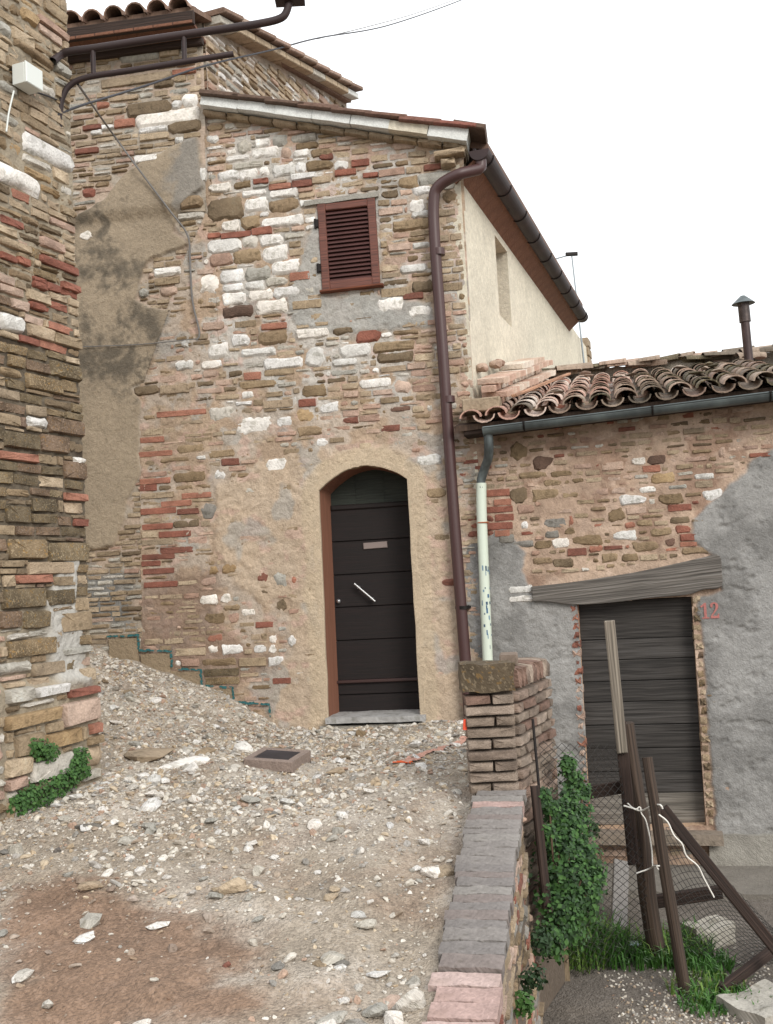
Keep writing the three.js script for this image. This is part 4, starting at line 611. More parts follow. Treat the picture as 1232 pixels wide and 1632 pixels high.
// ------------------------------------------------------------------ low house on the right
const lowHouse = thing('low_house', 'low plastered house with barrel tile roof and plank door numbered 12', 'house', R);
const roofPitch = 13.8 * deg, EO = 0.26;
const gutL = R.hit(772, 690, EO), gutR = R.hit(1232, 634, EO), gutT = (s) => mix(gutL[1], gutR[1], (s - gutL[0]) / (gutR[0] - gutL[0]));
const eaveT = (s) => gutT(s) + 0.085;
{
  const sMax = R.hit(1232, 900)[0] + 0.9, tTop = Math.max(gutT(0), gutT(sMax)) + 0.12;
  const doorPx2 = [[921, 962], [1103, 950], [1126, 1316], [941, 1322]], doorQ = R.poly(doorPx2);
  const zGreyR = zone(R.poly([[1260, 700], [1200, 735], [1150, 790], [1108, 830], [1108, 862], [1140, 885], [1150, 940], [1110, 950], [1118, 1000], [1140, 1330], [1120, 1400], [1420, 1400], [1420, 700]]), 0.015, 0.035, 401);
  const zGreyL = zone(R.poly([[845, 945], [925, 950], [945, 1330], [930, 1420], [700, 1420], [740, 870], [800, 840], [840, 880], [835, 930]]), 0.02, 0.06, 403);
  const zBeige = zone(R.poly([[770, 690], [1232, 640], [1232, 760], [1160, 800], [1130, 880], [860, 935], [800, 900], [780, 760]]), 0.06, 0.08, 405);
  const zThick = zone(R.poly([[860, 740], [960, 720], [1000, 760], [930, 830], [860, 850]]), 0.05, 0.08, 407);
  const pit = (s, t) => sst(0.63, 0.72, fbm(s * 9, t * 13, 409, 3));
  const zf = (s, t) => { const gk = Math.max(zGreyR(s, t), zGreyL(s, t) * 0.7); return -0.006 + 0.02 * gk + 0.01 * zThick(s, t) - 0.012 * pit(s, t) * gk + mix(0.024, 0.012, gk) * (fbm(s * 13, t * 13, 411, 4) - 0.5) + 0.008 * (fbm(s * 45, t * 45, 413, 2) - 0.5); };
  const c0 = C('#c4a58a'), c1 = C('#9b9996'), c2 = C('#a37f66'), c3 = C('#d1b39b'), c4 = C('#7d7b78'), c5 = C('#8a6a55');
  const cf = (s, t) => { tmpC.copy(c0).lerp(c2, 0.8 * sst(0.45, 0.62, fbm(s * 4, t * 4, 415, 4))); tmpC.lerp(c3, 0.6 * sst(0.56, 0.66, fbm(s * 6, t * 6, 417, 3))); tmpC.lerp(c5, 0.7 * sst(0.42, 0.6, fbm(s * 3, t * 5, 418, 4)) * 0.45); const k = Math.max(zGreyR(s, t), zGreyL(s, t)); tmpD.copy(c1).lerp(c4, 0.8 * sst(0.4, 0.64, fbm(s * 3.2, t * 3.2, 419, 4))); return tmpC.lerp(tmpD, k); };
  const inDoor = (s, t) => inPoly(doorQ, s, t), s00 = -0.25;
  const g = skin(s00, sMax, -0.1, tTop, 0.0125, zf, cf, (s, t) => !inDoor(s, t));
  const sh = new THREE.Shape([[s00, -0.2], [sMax, -0.2], [sMax, tTop], [s00, tTop]].map((p) => new THREE.Vector2(...p))); sh.holes.push(new THREE.Path(doorQ.map((p) => new THREE.Vector2(...p))));
  const core = new THREE.ExtrudeGeometry(sh, { depth: 0.4, bevelEnabled: false }).translate(0, 0, -0.44); { const n = core.attributes.position.count, col = new Float32Array(n * 3).map((_, i) => [c0.r, c0.g, c0.b][i % 3]); core.setAttribute('color', new THREE.BufferAttribute(col, 3)); }
  const wall = part('front_wall', mergeGeometries([g.toNonIndexed(), core]), skinMat, lowHouse);
  const A = read(R, 740, 660, 5.44, [
    [190, 655, 390, 710, 'r'], [255, 737, 405, 790, 'r'], [185, 800, 420, 850, 'r'], [190, 870, 255, 928, 'r'], [262, 868, 425, 925, 'r'], [190, 940, 420, 1000, 'r'], [190, 1012, 260, 1060, 'r'], [266, 1010, 390, 1058, 'r'], [30, 880, 110, 925, 'r'], [30, 1015, 120, 1062, 'r'], [60, 945, 115, 990, 'r'], [595, 365, 765, 485, 'd'], [392, 235, 545, 410, 'b'], [480, 502, 720, 550, 'b'], [740, 484, 945, 550, 'b'], [685, 570, 850, 625, 'b'], [930, 550, 1040, 600, 'b'], [387, 632, 535, 785, 'b'], [580, 637, 830, 745, 'b'], [680, 897, 895, 985, 'y'], [905, 880, 945, 970, 'r'], [870, 985, 960, 1045, 'b'], [930, 1045, 1195, 1138, 'b'], [895, 1162, 1058, 1225, 'r'], [1078, 1142, 1195, 1195, 'r'], [765, 1077, 910, 1160, 'w'], [610, 1098, 755, 1165, 'b'], [590, 1238, 755, 1308, 'b'], [770, 1255, 940, 1325, 'b'], [380, 1490, 590, 1555, 'w'], [385, 1572, 600, 1632, 'w'], [485, 930, 560, 1000, 'w'], [700, 1010, 820, 1075, 'y'], [300, 1050, 430, 1120, 'y'], [420, 1100, 600, 1150, 'y'], [460, 785, 605, 865, 'p'], [0, 500, 0, 500, 'w'],
  ].slice(0, -1), 0.008);
  const B = read(R, 700, 380, 2.316, [
    [665, 947, 768, 983, 'w'], [735, 915, 800, 940, 'w'], [710, 808, 763, 835, 'w'], [767, 800, 835, 833, 'd'], [780, 865, 870, 905, 'o'], [808, 940, 905, 980, 'b'], [845, 982, 930, 1005, 'r'], [692, 992, 765, 1015, 'p'], [627, 997, 688, 1045, 'b'], [730, 1037, 788, 1062, 'b'], [780, 1067, 865, 1100, 'b'], [872, 1060, 930, 1088, 'r'], [890, 1092, 950, 1116, 'r'], [895, 1140, 1000, 1165, 'b'], [640, 1078, 728, 1113, 'w'], [835, 1108, 868, 1136, 'd'], [708, 1117, 815, 1156, 'b'], [975, 927, 1055, 968, 'w'], [940, 1182, 1030, 1208, 'w'], [598, 1160, 660, 1194, 'b'], [674, 1162, 735, 1192, 'b'], [420, 1182, 495, 1213, 'b'], [945, 868, 1015, 888, 'w'], [1030, 770, 1060, 812, 'p'], [685, 1047, 722, 1070, 'r'], [600, 825, 680, 855, 'p'], [750, 838, 815, 862, 'r'], [890, 1120, 950, 1136, 'r'], [850, 1028, 925, 1052, 'b'], [945, 895, 1010, 918, 't'], [770, 960, 800, 983, 'g'],
  ], 0.008);
  for (const a of [...A, ...B]) a.thick = 0.06;
  const r0 = rnd(425);
  const lintP = R.poly([[846, 930], [1152, 880], [1152, 935], [846, 965]]);
  const style = (s, t) => Math.max(zGreyR(s, t), zGreyL(s, t)) > 0.35 ? { h: [0.06, 0.1], w: [0.12, 0.28], kinds: 'yyg', z: [-0.03, r0() < 0.04 ? 0.02 : -0.01], gap: [0.012, 0.02] } : { h: [0.05, 0.09], w: [0.08, 0.22], kinds: 'bbptrttgp', z: [-0.006, 0.016], gap: [0.015, 0.03] };
  const list = masonry({ box: [s00, sMax, 0.1, tTop], keep: (s, t) => !(sdPoly(doorQ, s, t) > -0.06) && !(sdPoly(lintP, s, t) > -0.01), style, listed: [...A, ...B], seed: 421 });
  layStones(list, wall, { zf, seed: 423, limit: 220, visible: (a) => (a.s > sMax - 0.85 ? 0.01 : 1) });

  // brick edges of the doorway
  const r = rnd(431); for (const [xa, ya, xb, yb] of [[917, 962, 937, 1322], [1107, 948, 1131, 1318]]) { const n = 25, side = xa < 1000 ? -1 : 1; for (let i = 0; i < n; i++) { const k = (i + 0.5) / n, [s, t] = R.hit(mix(xa, xb, k), mix(ya, yb, k)); const m = part('jamb_brick', pick(SG.brick[0][1], r), pick(side < 0 ? MAT.p.concat(MAT.r) : MAT.b.concat(MAT.l, MAT.t), r), lowHouse); m.scale.set(0.05 + r() * 0.035, 0.066, 0.3); m.position.set(s + side * 0.012, t, 0.014 + r() * 0.01); } }
  // lintel
  { const P = R.poly([[849, 936], [905, 930], [960, 922], [1020, 912], [1080, 899], [1120, 890], [1144, 886], [1148, 908], [1147, 934], [1120, 938], [1095, 946], [1040, 951], [980, 958], [920, 962], [870, 957], [851, 957]]); const shp = new THREE.Shape(); shp.moveTo(...P[0]); shp.splineThru(P.slice(1).map((p) => new THREE.Vector2(...p))); shp.closePath();
    const lg = new THREE.ExtrudeGeometry(shp, { depth: 0.3, bevelEnabled: true, bevelSize: 0.008, bevelThickness: 0.01, bevelSegments: 2, curveSegments: 4 }).translate(0, 0, -0.255); const p = lg.attributes.position, uv = lg.attributes.uv; for (let i = 0; i < p.count; i++) uv.setXY(i, p.getX(i) * 0.6, p.getY(i) * 1.1 - p.getX(i) * 0.08 + p.getZ(i)); const l = part('lintel', lg, M.greyWood, lowHouse, 'weathered grey timber lintel');
  }
  // plank door
  const dr = new THREE.Group(); dr.name = 'door'; lowHouse.add(dr); const DZ = -0.14, hd = (x, y) => R.hit(x, y, DZ);
  const rows = [[955, 1017], [1017, 1050], [1050, 1084], [1084, 1117], [1117, 1154], [1154, 1191], [1191, 1229], [1229, 1262], [1262, 1314]];
  rows.forEach(([y0, y1], i) => { const k0 = (y0 - 955) / 360, a = hd(mix(916, 937, k0), y0 + 5), c = hd(mix(1110, 1132, k0), y0 - 5), d = hd(mix(916, 937, k0), y1 + 5), w = c[0] - a[0], h = a[1] - d[1]; const gg = cbox(w, h - 0.008, 0.035, 0.005), uv = gg.attributes.uv, pp = gg.attributes.position; for (let q = 0; q < pp.count; q++) uv.setXY(q, pp.getX(q) * 0.7 + i * 0.31, pp.getY(q) * 0.8 + i * 0.17); const m = part('plank', gg, i === 8 ? std('#858079', { map: T.wood, bumpMap: T.woodBump, bumpScale: 0.008 }) : i % 3 === 1 ? std('#494644', { map: T.wood, bumpMap: T.woodBump, bumpScale: 0.006 }) : M.plankWood, dr); m.position.set((a[0] + c[0]) / 2, (a[1] + c[1]) / 2 - h / 2, DZ + (i % 2) * 0.004); m.rotation.z = 0.002 * ((i % 3) - 1); });
  { const a = hd(915, 960), c = hd(1140, 1320); const m = part('door_backing', bx(c[0] - a[0], a[1] - c[1] + 0.1, 0.03), M.plankWood, dr); m.position.set((a[0] + c[0]) / 2, (a[1] + c[1]) / 2, DZ - 0.04); }
  { const a = R.hit(930, 1328, 0.02), c = R.hit(1140, 1322, 0.02); const m = part('door_step', rough(new THREE.BoxGeometry(c[0] - a[0] + 0.1, 0.09, 0.4, 20, 3, 6), 0.012, 8, 441), std('#8f857a', { map: T.stone, bumpMap: T.stoneBump, bumpScale: 0.01 }), lowHouse); m.position.set((a[0] + c[0]) / 2, (a[1] + c[1]) / 2 - 0.04, -0.05); }
  // plinth
  { const a = R.hit(1128, 1330, 0.04), m = part('plinth', rough(new THREE.BoxGeometry(sMax - a[0], a[1] + 0.1, 0.06, 60, 12, 2), 0.012, 7, 443), M.cement, lowHouse); m.position.set((sMax + a[0]) / 2, a[1] / 2 - 0.05, 0.02); }
  // eave timber and fascia
  const eaveAng = Math.atan2(gutR[1] - gutL[1], gutR[0] - gutL[0]);
  { const m = part('eave_beam', cbox(sMax + 0.1, 0.1, 0.26, 0.01), M.darkWood, lowHouse); const sc = sMax / 2 + 0.02; m.position.set(sc, gutT(sc) + 0.05, 0.1); m.rotation.z = eaveAng; }
  // roof
  const rs = Math.sin(roofPitch), rcs = Math.cos(roofPitch), RUN = 4.0, roofAt = (s, run, up = 0) => V(s, eaveT(s) - Math.tan(eaveAng) * s * clamp(run / RUN) + run * rs + up * rcs, EO + 0.02 - run * rcs + up * rs);
  { const pos = [], ix = []; for (const up of [-0.05, 0]) for (const [s, q] of [[-0.1, 0.02], [sMax, 0.02], [sMax, RUN], [-0.1, RUN]]) { const p = roofAt(s, q, up); pos.push(p.x, p.y, p.z); } for (const [a, b2, c, d] of [[4, 5, 6, 7], [3, 2, 1, 0], [0, 1, 5, 4], [1, 2, 6, 5], [2, 3, 7, 6], [3, 0, 4, 7]]) ix.push(a, b2, c, a, c, d); const rg = new THREE.BufferGeometry(); rg.setAttribute('position', new THREE.Float32BufferAttribute(pos, 3)); rg.setAttribute('uv', new THREE.Float32BufferAttribute(pos.flatMap((_, i) => (i % 3 ? [] : [pos[i], pos[i + 2]])), 2)); rg.setIndex(ix); const rn = rg.toNonIndexed(); rn.computeVertexNormals(); var roof = part('roof', rn, std('#5b4a40', { map: T.dirt }), lowHouse); }
  const clean = ['#dcbdac', '#e3cabb', '#d3aa98', '#e2d5c9', '#cc9d8a'].map((c) => sandy(c, T.brickTex)), dirty = ['#857565', '#96806f', '#aa9785', '#776c5e', '#b9a08e', '#9a7f70'].map((c) => sandy(c, T.stone)), mossy = ['#6b6350', '#7b705a'].map((c) => sandy(c, T.lichen));
  const r2 = rnd(451), pitch = 0.224, cols = Math.ceil((sMax - 0.55) / pitch), exp = 0.345, nrows = 11;
  for (let i = 0; i < cols; i++) for (let j = 0; j < nrows; j++) for (const pan of [0, 1]) {
    const s = 0.06 + i * pitch + pan * pitch / 2, run = j * exp - 0.06 + (r2() - 0.5) * 0.03, dirtyK = clamp((s - 0.35 - j * 0.09) / 0.9) + (r2() - 0.5) * 0.5;
    const m = part('roof_tile', pick(TILES, r2), pick(dirtyK > 0.75 ? dirty.concat(mossy) : dirtyK > 0.3 ? dirty.concat(clean) : clean, r2), roof);
    const p = roofAt(s + (r2() - 0.5) * 0.02, run, pan ? 0.078 : 0.066 + r2() * 0.014); m.position.copy(p); m.rotation.set(roofPitch - 0.035, (r2() - 0.5) * 0.09, pan ? Math.PI : (r2() - 0.5) * 0.1, 'YXZ'); if (pan) m.position.y -= 0.0;
  }
  // broken tiles and mortar along the ridge
  { const a = roofAt(0.3, nrows * exp - 0.02, 0.06), b2 = roofAt(sMax, nrows * exp - 0.02, 0.06), m = part('ridge_mortar', rough(new THREE.BoxGeometry(b2.x - a.x, 0.2, 0.14, 80, 4, 4), 0.03, 6, 457), std('#a39a8e', { map: T.plaster, bumpMap: T.plasterBump, bumpScale: 0.015 }), roof); m.position.set((a.x + b2.x) / 2, (a.y + b2.y) / 2, (a.z + b2.z) / 2); }
  for (let i = 0; i < 26; i++) { const s = 0.7 + i * 0.13 + (r2() - 0.5) * 0.08, p = roofAt(s, nrows * exp - 0.15 + (r2() - 0.5) * 0.2, 0.15 + r2() * 0.06); const m = part('ridge_tile', pick(TILES, r2), pick(dirty.concat(mossy, clean.slice(0, 1)), r2), roof); m.position.copy(p); m.rotation.set((r2() - 0.5) * 0.5, Math.PI / 2 + (r2() - 0.5) * 0.7, (r2() - 0.5) * 0.5); m.scale.set(1, 1, mix(0.5, 1, r2())); }
  for (let i = 0; i < 14; i++) { const s = 0.5 + r2() * 2.6, run = r2() * 3.2, p = roofAt(s, run, 0.17); const m = part('tile_shard', pick(CHIPS, r2), pick(dirty.concat(mossy), r2), roof); m.position.copy(p); m.scale.set(0.06 + r2() * 0.05, 0.035, 0.06 + r2() * 0.04); m.rotation.y = r2() * 6; }

  // gutter and its pipe
  const gu = thing('rain_gutter', 'grey zinc gutter hung under the barrel tile eave', 'gutter', R);
  { const n = 12, prof = []; for (let i = 0; i <= n; i++) { const a = Math.PI + Math.PI * i / n; prof.push(new THREE.Vector2(Math.cos(a) * 0.065, Math.sin(a) * 0.065)); } for (let i = n; i >= 0; i--) { const a = Math.PI + Math.PI * i / n; prof.push(new THREE.Vector2(Math.cos(a) * 0.06, Math.sin(a) * 0.06)); }
    const L = sMax - gutL[0] + 0.1, cg = new THREE.ExtrudeGeometry(new THREE.Shape(prof), { depth: L, bevelEnabled: false }).rotateY(Math.PI / 2), cap = new THREE.Shape(); cap.absarc(0, 0, 0.066, Math.PI, 2 * Math.PI); const cp = new THREE.ExtrudeGeometry(cap, { depth: 0.005, bevelEnabled: false }).rotateY(Math.PI / 2).translate(-0.006, 0, 0), lip = rod(V(0, 0, 0.064), V(L, 0, 0.064), 0.008, 0.008, 8).toNonIndexed();
    const m = part('channel', mergeGeometries([cg, cp, lip]), M.zinc, gu); m.position.set(gutL[0], gutL[1] + 0.035, EO + 0.04); m.rotation.z = eaveAng;
    for (const x of [836, 1039, 1225]) { const s = R.hit(x, 680 - (x - 775) * 0.12, EO)[0], b2 = part('bracket', mergeGeometries([new THREE.TorusGeometry(0.069, 0.008, 5, 14, Math.PI).rotateZ(Math.PI).rotateY(Math.PI / 2).toNonIndexed(), bx(0.02, 0.014, 0.16, 0, 0.005, 0).toNonIndexed()]), M.iron, gu); b2.position.set(s, gutT(s) + 0.035, EO + 0.04); } }
  const dp = thing('rain_pipe', 'pale painted rain pipe with blue scuffs beside the dark downpipe', 'pipe'); { const q = (x, y, o) => { const [s, t] = R.hit(x, y, o); return R.at(s, t, o); }; const base = q(782, 1200, 0.09); dp.position.copy(base); const loc = (p) => p.clone().sub(base);
    part('elbow', tube([q(778, 692, EO + 0.02), q(779, 712, EO), q(778, 730, 0.2), q(772, 748, 0.12), q(767, 765, 0.09), q(767, 778, 0.09)].map(loc), 0.042, 40, 12), M.zinc, dp);
    part('pipe', tube([q(767, 770, 0.085), q(768, 830, 0.085), q(775, 1000, 0.085), q(780, 1120, 0.085), q(782, 1200, 0.085)].map(loc), 0.047, 60, 14), M.whitePipe, dp);
    const rt = part('clamp', new THREE.TorusGeometry(0.049, 0.006, 6, 18).rotateX(Math.PI / 2), std('#a05b35', { roughness: 0.8 }), dp); rt.position.copy(loc(q(769.5, 833, 0.085)));
    const r3 = rnd(461); for (let i = 0; i < 26; i++) { const y = 900 + r3() * 140, k = (y - 770) / 430, c = loc(q(mix(767, 782, k), y, 0.085)), a = (r3() - 0.35) * 2.2, m = part('paint_scuff', new THREE.CylinderGeometry(0.0478, 0.0478, 0.008 + r3() * 0.04, 6, 1, true, -0.1, 0.1 + r3() * 0.35), std(pick(['#4d6a86', '#6f8a9c', '#3f5568'], r3)), dp); m.position.copy(c); m.rotation.y = a; } }
  // number painted beside the door
  { const font = await new FontLoader().loadAsync('fonts/droid/droid_serif_bold.typeface.json'); const tg = new TextGeometry('12', { font, size: 0.135, depth: 0.004, bevelEnabled: false, curveSegments: 5 }); const a = R.hit(1116, 986); const m = part('house_number', tg, std('#b0716b', { map: T.plaster }), lowHouse, 'faded red painted number 12'); m.scale.x = 0.78; m.position.set(a[0], a[1], zf(a[0] + 0.06, a[1] + 0.06) + 0.006); m.rotation.z = 0.0; }

  // chimney pipe
  { const base = R.at(R.hit(1195, 640)[0], 0); const ch = thing('flue_pipe', 'metal flue pipe with conical cap on the tiled roof', 'chimney'); const pB = atDepth(1197, 605, 10.9), pT = atDepth(1190, 484, 10.9); ch.position.copy(pB); const h = pT.y - pB.y; part('pipe', rod(V(0, -0.15, 0), V(-0.02, h * 0.98, 0), 0.048, 0.048, 18), std('#5b4a48', { roughness: 0.45, metalness: 0.4, map: T.rust }), ch); part('sleeve', rod(V(-0.015, h * 0.76, 0), V(-0.02, h, 0), 0.062, 0.062, 18), std('#5f5450', { roughness: 0.45, metalness: 0.4, map: T.rust }), ch); const cp = part('cap', new THREE.CylinderGeometry(0.025, 0.125, 0.09, 20), M.zinc, ch); cp.position.set(-0.02, h + 0.045, 0); }
  // bricks stacked on the roof against the cream wall
  const st = thing('brick_stack', 'stack of pale bricks piled on the low roof by the cream wall', 'brick stack', R), brickM = ['#dcc2ad', '#e2d0bd', '#d6b8a2', '#e8dbcb', '#cfa892'].map((c) => sandy(c, T.brickTex)), bg = Array.from({ length: 4 }, (_, i) => cbox(0.27, 0.055, 0.13, 0.006));
  const sw = (run) => R.local(S.at(1, 0)).x + (R.local(S.at(4, 0)).x - R.local(S.at(1, 0)).x) * (run + EO + R.local(S.at(1, 0)).z * 1 - 0) / 3;
  const wallS = (run) => { const z = EO + 0.02 - run * rcs, a = R.local(S.at(0, 0)), b2 = R.local(S.at(6, 0)); return a.x + (b2.x - a.x) * (z - a.z) / (b2.z - a.z); };
  for (let lay = 0; lay < 5; lay++) { const n = lay < 4 ? 15 : 6; for (let i = 0; i < n; i++) { const run = 0.3 + i * (lay % 2 || lay === 4 ? 0.2 : 0.17) + (lay === 4 ? 1.1 : 0); const s = wallS(run) + (lay % 2 || lay === 4 ? 0.24 : 0.2) + (r2() - 0.5) * 0.03 - lay * 0.01; const p = roofAt(s, run, 0.16 + lay * 0.062); const m = part('brick', pick(bg, r2), pick(brickM, r2), st); m.position.copy(p); m.rotation.set(roofPitch, (lay % 2 || lay === 4 ? -0.4 : 1.45) + (r2() - 0.5) * 0.12, 0, 'XYZ'); } }
  { const p = roofAt(wallS(0.2) + 0.12, 0.16, 0.14); const m = part('end_brick', cbox(0.34, 0.12, 0.2, 0.01), pick(MAT.t, r2), st); m.position.copy(p); for (const [run, s] of [[0.55, 0.06], [1.2, 0.08], [1.0, 0.1]]) { const q = roofAt(wallS(run) + s, run, 0.48), c = part('loose_brick', pick(SG.stone[0][1], r2), pick(MAT.d.concat(MAT.p), r2), st); c.scale.set(0.12, 0.07, 0.12); c.position.copy(q); } }
  { const a = roofAt(wallS(0.15) + 0.42, 0.1, 0.2), b2 = roofAt(wallS(2.8) + 0.55, 2.8, 0.2); const W0 = R.at(a.x, a.y, a.z), W1 = R.at(b2.x, b2.y, b2.z); soloWorld('roof_batten', beam(W0, W1, 0.05, 0.025, V(0, 1, 0), 0.004), std('#c99a7c', { map: T.wood }), 'thin reddish batten lying up the tiles beside the brick stack', 'batten'); }
  // aerial
  { const b0 = atDepth(930, 560, 16.5), b1 = atDepth(911, 405, 16.5), c0 = atDepth(880, 414, 16.5); const an = thing('roof_aerial', 'thin roof aerial on a mast behind the brown gutter', 'aerial'); an.position.copy(b0); const l = (p) => p.clone().sub(b0); part('mast', rod(V(0, -0.3, 0), l(b1), 0.016, 0.012, 8), std('#8f969b', { metalness: 0.5, roughness: 0.5 }), an); part('boom', rod(l(c0), l(b1).add(V(0.06, 0.01, 0)), 0.012, 0.012, 8), std('#8f969b', { metalness: 0.5, roughness: 0.5 }), an); part('head', cbox(0.2, 0.06, 0.06, 0.01), M.iron, an).position.copy(l(b1)); }
}

// ------------------------------------------------------------------ brick parapet with its taller pier
const par = thing('parapet_wall', 'low brick parapet with grey coping ending in a taller pier', 'wall', PF);
{
  const zf = (s, t) => -0.012 + 0.028 * (fbm(s * 12, t * 12, 501, 4) - 0.5) + 0.012 * (fbm(s * 40, t * 40, 503, 2) - 0.5) + 0.05 * clamp((0.9 - t) / 0.9);
  const c0 = C('#8d7a68'), c1 = C('#6b5c4e');
  const g = skin(pNear, pLen + 0.02, -0.1, copingT(pLen), 0.015, zf, (s, t) => tmpC.copy(c0).lerp(c1, sst(0.4, 0.6, fbm(s * 5, t * 5, 505, 4))), (s, t) => t < copingT(s) - 0.05);
  const sh = new THREE.Shape([[pNear, -0.2], [pLen, -0.2], [pLen, copingT(pLen) - 0.045], [pNear, copingT(pNear) - 0.045]].map((p) => new THREE.Vector2(...p)));
  const core = new THREE.ExtrudeGeometry(sh, { depth: 0.24, bevelEnabled: false }).translate(0, 0, -0.262); { const n = core.attributes.position.count, col = new Float32Array(n * 3); for (let i = 0; i < n; i++) { col[3 * i] = c1.r; col[3 * i + 1] = c1.g; col[3 * i + 2] = c1.b; } core.setAttribute('color', new THREE.BufferAttribute(col, 3)); }
  const wall = part('wall', mergeGeometries([g.toNonIndexed(), core]), skinMat, par);
  const list = masonry({ box: [pNear, pLen, -0.05, copingT(pLen)], keep: (s, t) => t < copingT(s) - 0.07, style: () => ({ h: [0.05, 0.08], w: [0.1, 0.26], kinds: 'pptttrbby', z: [-0.012, 0.016], gap: [0.01, 0.02] }), listed: [], seed: 511 });
  for (const a of list) a.base = 0.05 * clamp((0.9 - a.t) / 0.9);
  layStones(list, wall, { zf, seed: 513, limit: 200 });
  // coping bricks laid across the wall
  const r = rnd(517); let s = pNear; const slope = Math.atan2(copingT(1) - copingT(0), 1), pinkish = sandy('#bfa59e', T.brickTex), pink2 = sandy('#b4958d', T.brickTex), greys = ['#8d8987', '#858180', '#93908d', '#897f7c'].map((c) => sandy(c, T.stone));
  const sGrey = PF.local(atLevel(745, 1552, 0.1)).x;
  while (s < pLen - 0.02) { const near = s < sGrey, L = near ? 0.1 + r() * 0.02 : 0.06 + r() * 0.04, w = mix(wNear, wFar, clamp(s / pLen)) + (r() - 0.5) * (near ? 0.05 : 0.025), m = part('coping_brick', rough(new THREE.BoxGeometry(L - (near ? 0.012 : -0.002), 0.06, w, 2, 2, 8), near ? 0.008 : 0.009, 16, Math.floor(s * 997)), near ? pick([pinkish, pink2], r) : r() < 0.03 ? pink2 : pick(greys, r), par); m.position.set(s + L / 2, copingT(s + L / 2) - 0.03 - (near ? 0.014 : 0) + (r() - 0.5) * (near ? 0.01 : 0.005), -w / 2 + 0.012 + (r() - 0.5) * 0.014); m.rotation.set(0, (r() - 0.5) * 0.04, slope); s += L; }
  // taller end: courses of brick, front and right faces
  const f0 = atDepth(829, 1250, 5.86), f1 = atDepth(887, 1240, 6.55), Q = new Frame(V(f0.x, 0.35, f0.z), V(f1.x - f0.x, 0, f1.z - f0.z)), len = V(f1.x - f0.x, 0, f1.z - f0.z).length(), fl = atDepth(748, 1257, 5.86), fdir = V(f0.x - fl.x, 0, f0.z - fl.z), Ff = new Frame(V(fl.x, 0.35, fl.z), fdir), fw = fdir.length();
  const pierT = Ff.local(atDepth(776, 1062, 5.86)).y, pier = new THREE.Group(); pier.name = 'pier'; par.add(pier); const inv = par.matrixWorld.clone().invert(), place = (name, geo, mat, fr, p, e, sc) => { const m = part(name, geo, mat, pier); m.position.set(...p); if (e) m.rotation.set(...e); if (sc) m.scale.set(...sc); m.updateMatrix(); m.applyMatrix4(inv.clone().multiply(new THREE.Matrix4().makeRotationY(fr.turn).setPosition(fr.o))); return m; };
  const core2 = bx(len, pierT + 1.3, fw - 0.04, len / 2, pierT / 2 - 0.68, -fw / 2 - 0.0); place('mortar_core', core2, std('#6e6155', { map: T.plaster, bumpMap: T.plasterBump, bumpScale: 0.02 }), Q, [0.012, -0.02, -0.012]);
  const nc = 9, ch = (pierT - 0.16) / nc, r2 = rnd(523), dark = ['#8f7d6c', '#9a8877', '#857364', '#9c8473', '#866757', '#a3907f'].map((c) => sandy(c, T.brickTex)), side = dark;
  for (let k = 0; k < nc; k++) { const t = (k + 0.5) * ch; const cut = k % 2 ? [fw] : [fw * mix(0.4, 0.6, r2()), 0]; let x = 0; const parts = k % 2 ? [fw] : [cut[0], fw - cut[0]];
    for (const w of parts) { place('brick', pick(SG.brick[w > 0.2 ? 2 : 1][1], r2), pick(dark, r2), Ff, [x + w / 2, t, 0.012 + (r2() - 0.5) * 0.014], [0, 0, (r2() - 0.5) * 0.03], [w - 0.008, ch - 0.012, 0.12]); x += w; }
    let q = k % 2 ? 0.01 : 0.01; while (q < len - 0.03) { const w = Math.min(len - q, (q < 0.05 && k % 2 ? 0.12 : 0.22) + r2() * 0.02); place('brick', pick(SG.brick[w > 0.17 ? 2 : 1][1], r2), pick(side, r2), Q, [q + w / 2 + 0.02, t + 0.0, 0.012 + (r2() - 0.5) * 0.012], [0, 0, (r2() - 0.5) * 0.02], [w - 0.01, ch - 0.012, 0.1]); q += w; } }
  // courses below the track level on the yard side
  for (let k = 1; k < 17; k++) { let q = 0; while (q < len - 0.03) { const w = Math.min(len - q, 0.2 + r2() * 0.06); place('brick', pick(SG.brick[2][1], r2), pick(side.concat(MAT.p.slice(2)), r2), Q, [q + w / 2 + 0.02, -(k - 0.5) * ch, 0.012 + (r2() - 0.5) * 0.014], null, [w - 0.01, ch - 0.012, 0.1]); q += w; } }
  const cap = rough(new THREE.BoxGeometry(fw + 0.01, 0.16, 0.24, 14, 8, 8), 0.016, 9, 531); place('cement_cap', cap, std('#6a5d4d', { map: T.lichen, bumpMap: T.stoneBump, bumpScale: 0.012 }), Ff, [fw / 2, pierT - 0.07, -0.1]);
  for (let i = 0; i < 9; i++) { const w = (len - 0.1) / 9; place('top_brick', pick(SG.brick[0][1], r2), pick(side, r2), Q, [0.1 + (i + 0.5) * w, pierT - 0.09, 0.012], null, [w - 0.006, 0.13, 0.28]); }
  place('loose_brick', cbox(0.2, 0.06, 0.11, 0.008), side[2], Q, [0.3, pierT + 0.01, -0.12], [0, 0.3, 0]);
  // retaining wall on to the house corner, hidden behind the pier
  const e0 = Q.at(len, 0, -0.15), e1 = V(0.86, 0.35, -9.15), mid = e0.clone().add(e1).multiplyScalar(0.5), L2 = e0.distanceTo(e1), bk = bx(0.3, 1.5, L2).toNonIndexed(); bk.applyMatrix4(new THREE.Matrix4().makeRotationY(Math.atan2(e0.x - e1.x, e0.z - e1.z)).setPosition(mid.x, -0.4, mid.z)); worldPart('retaining_wall', bk, MAT.t[2], par);
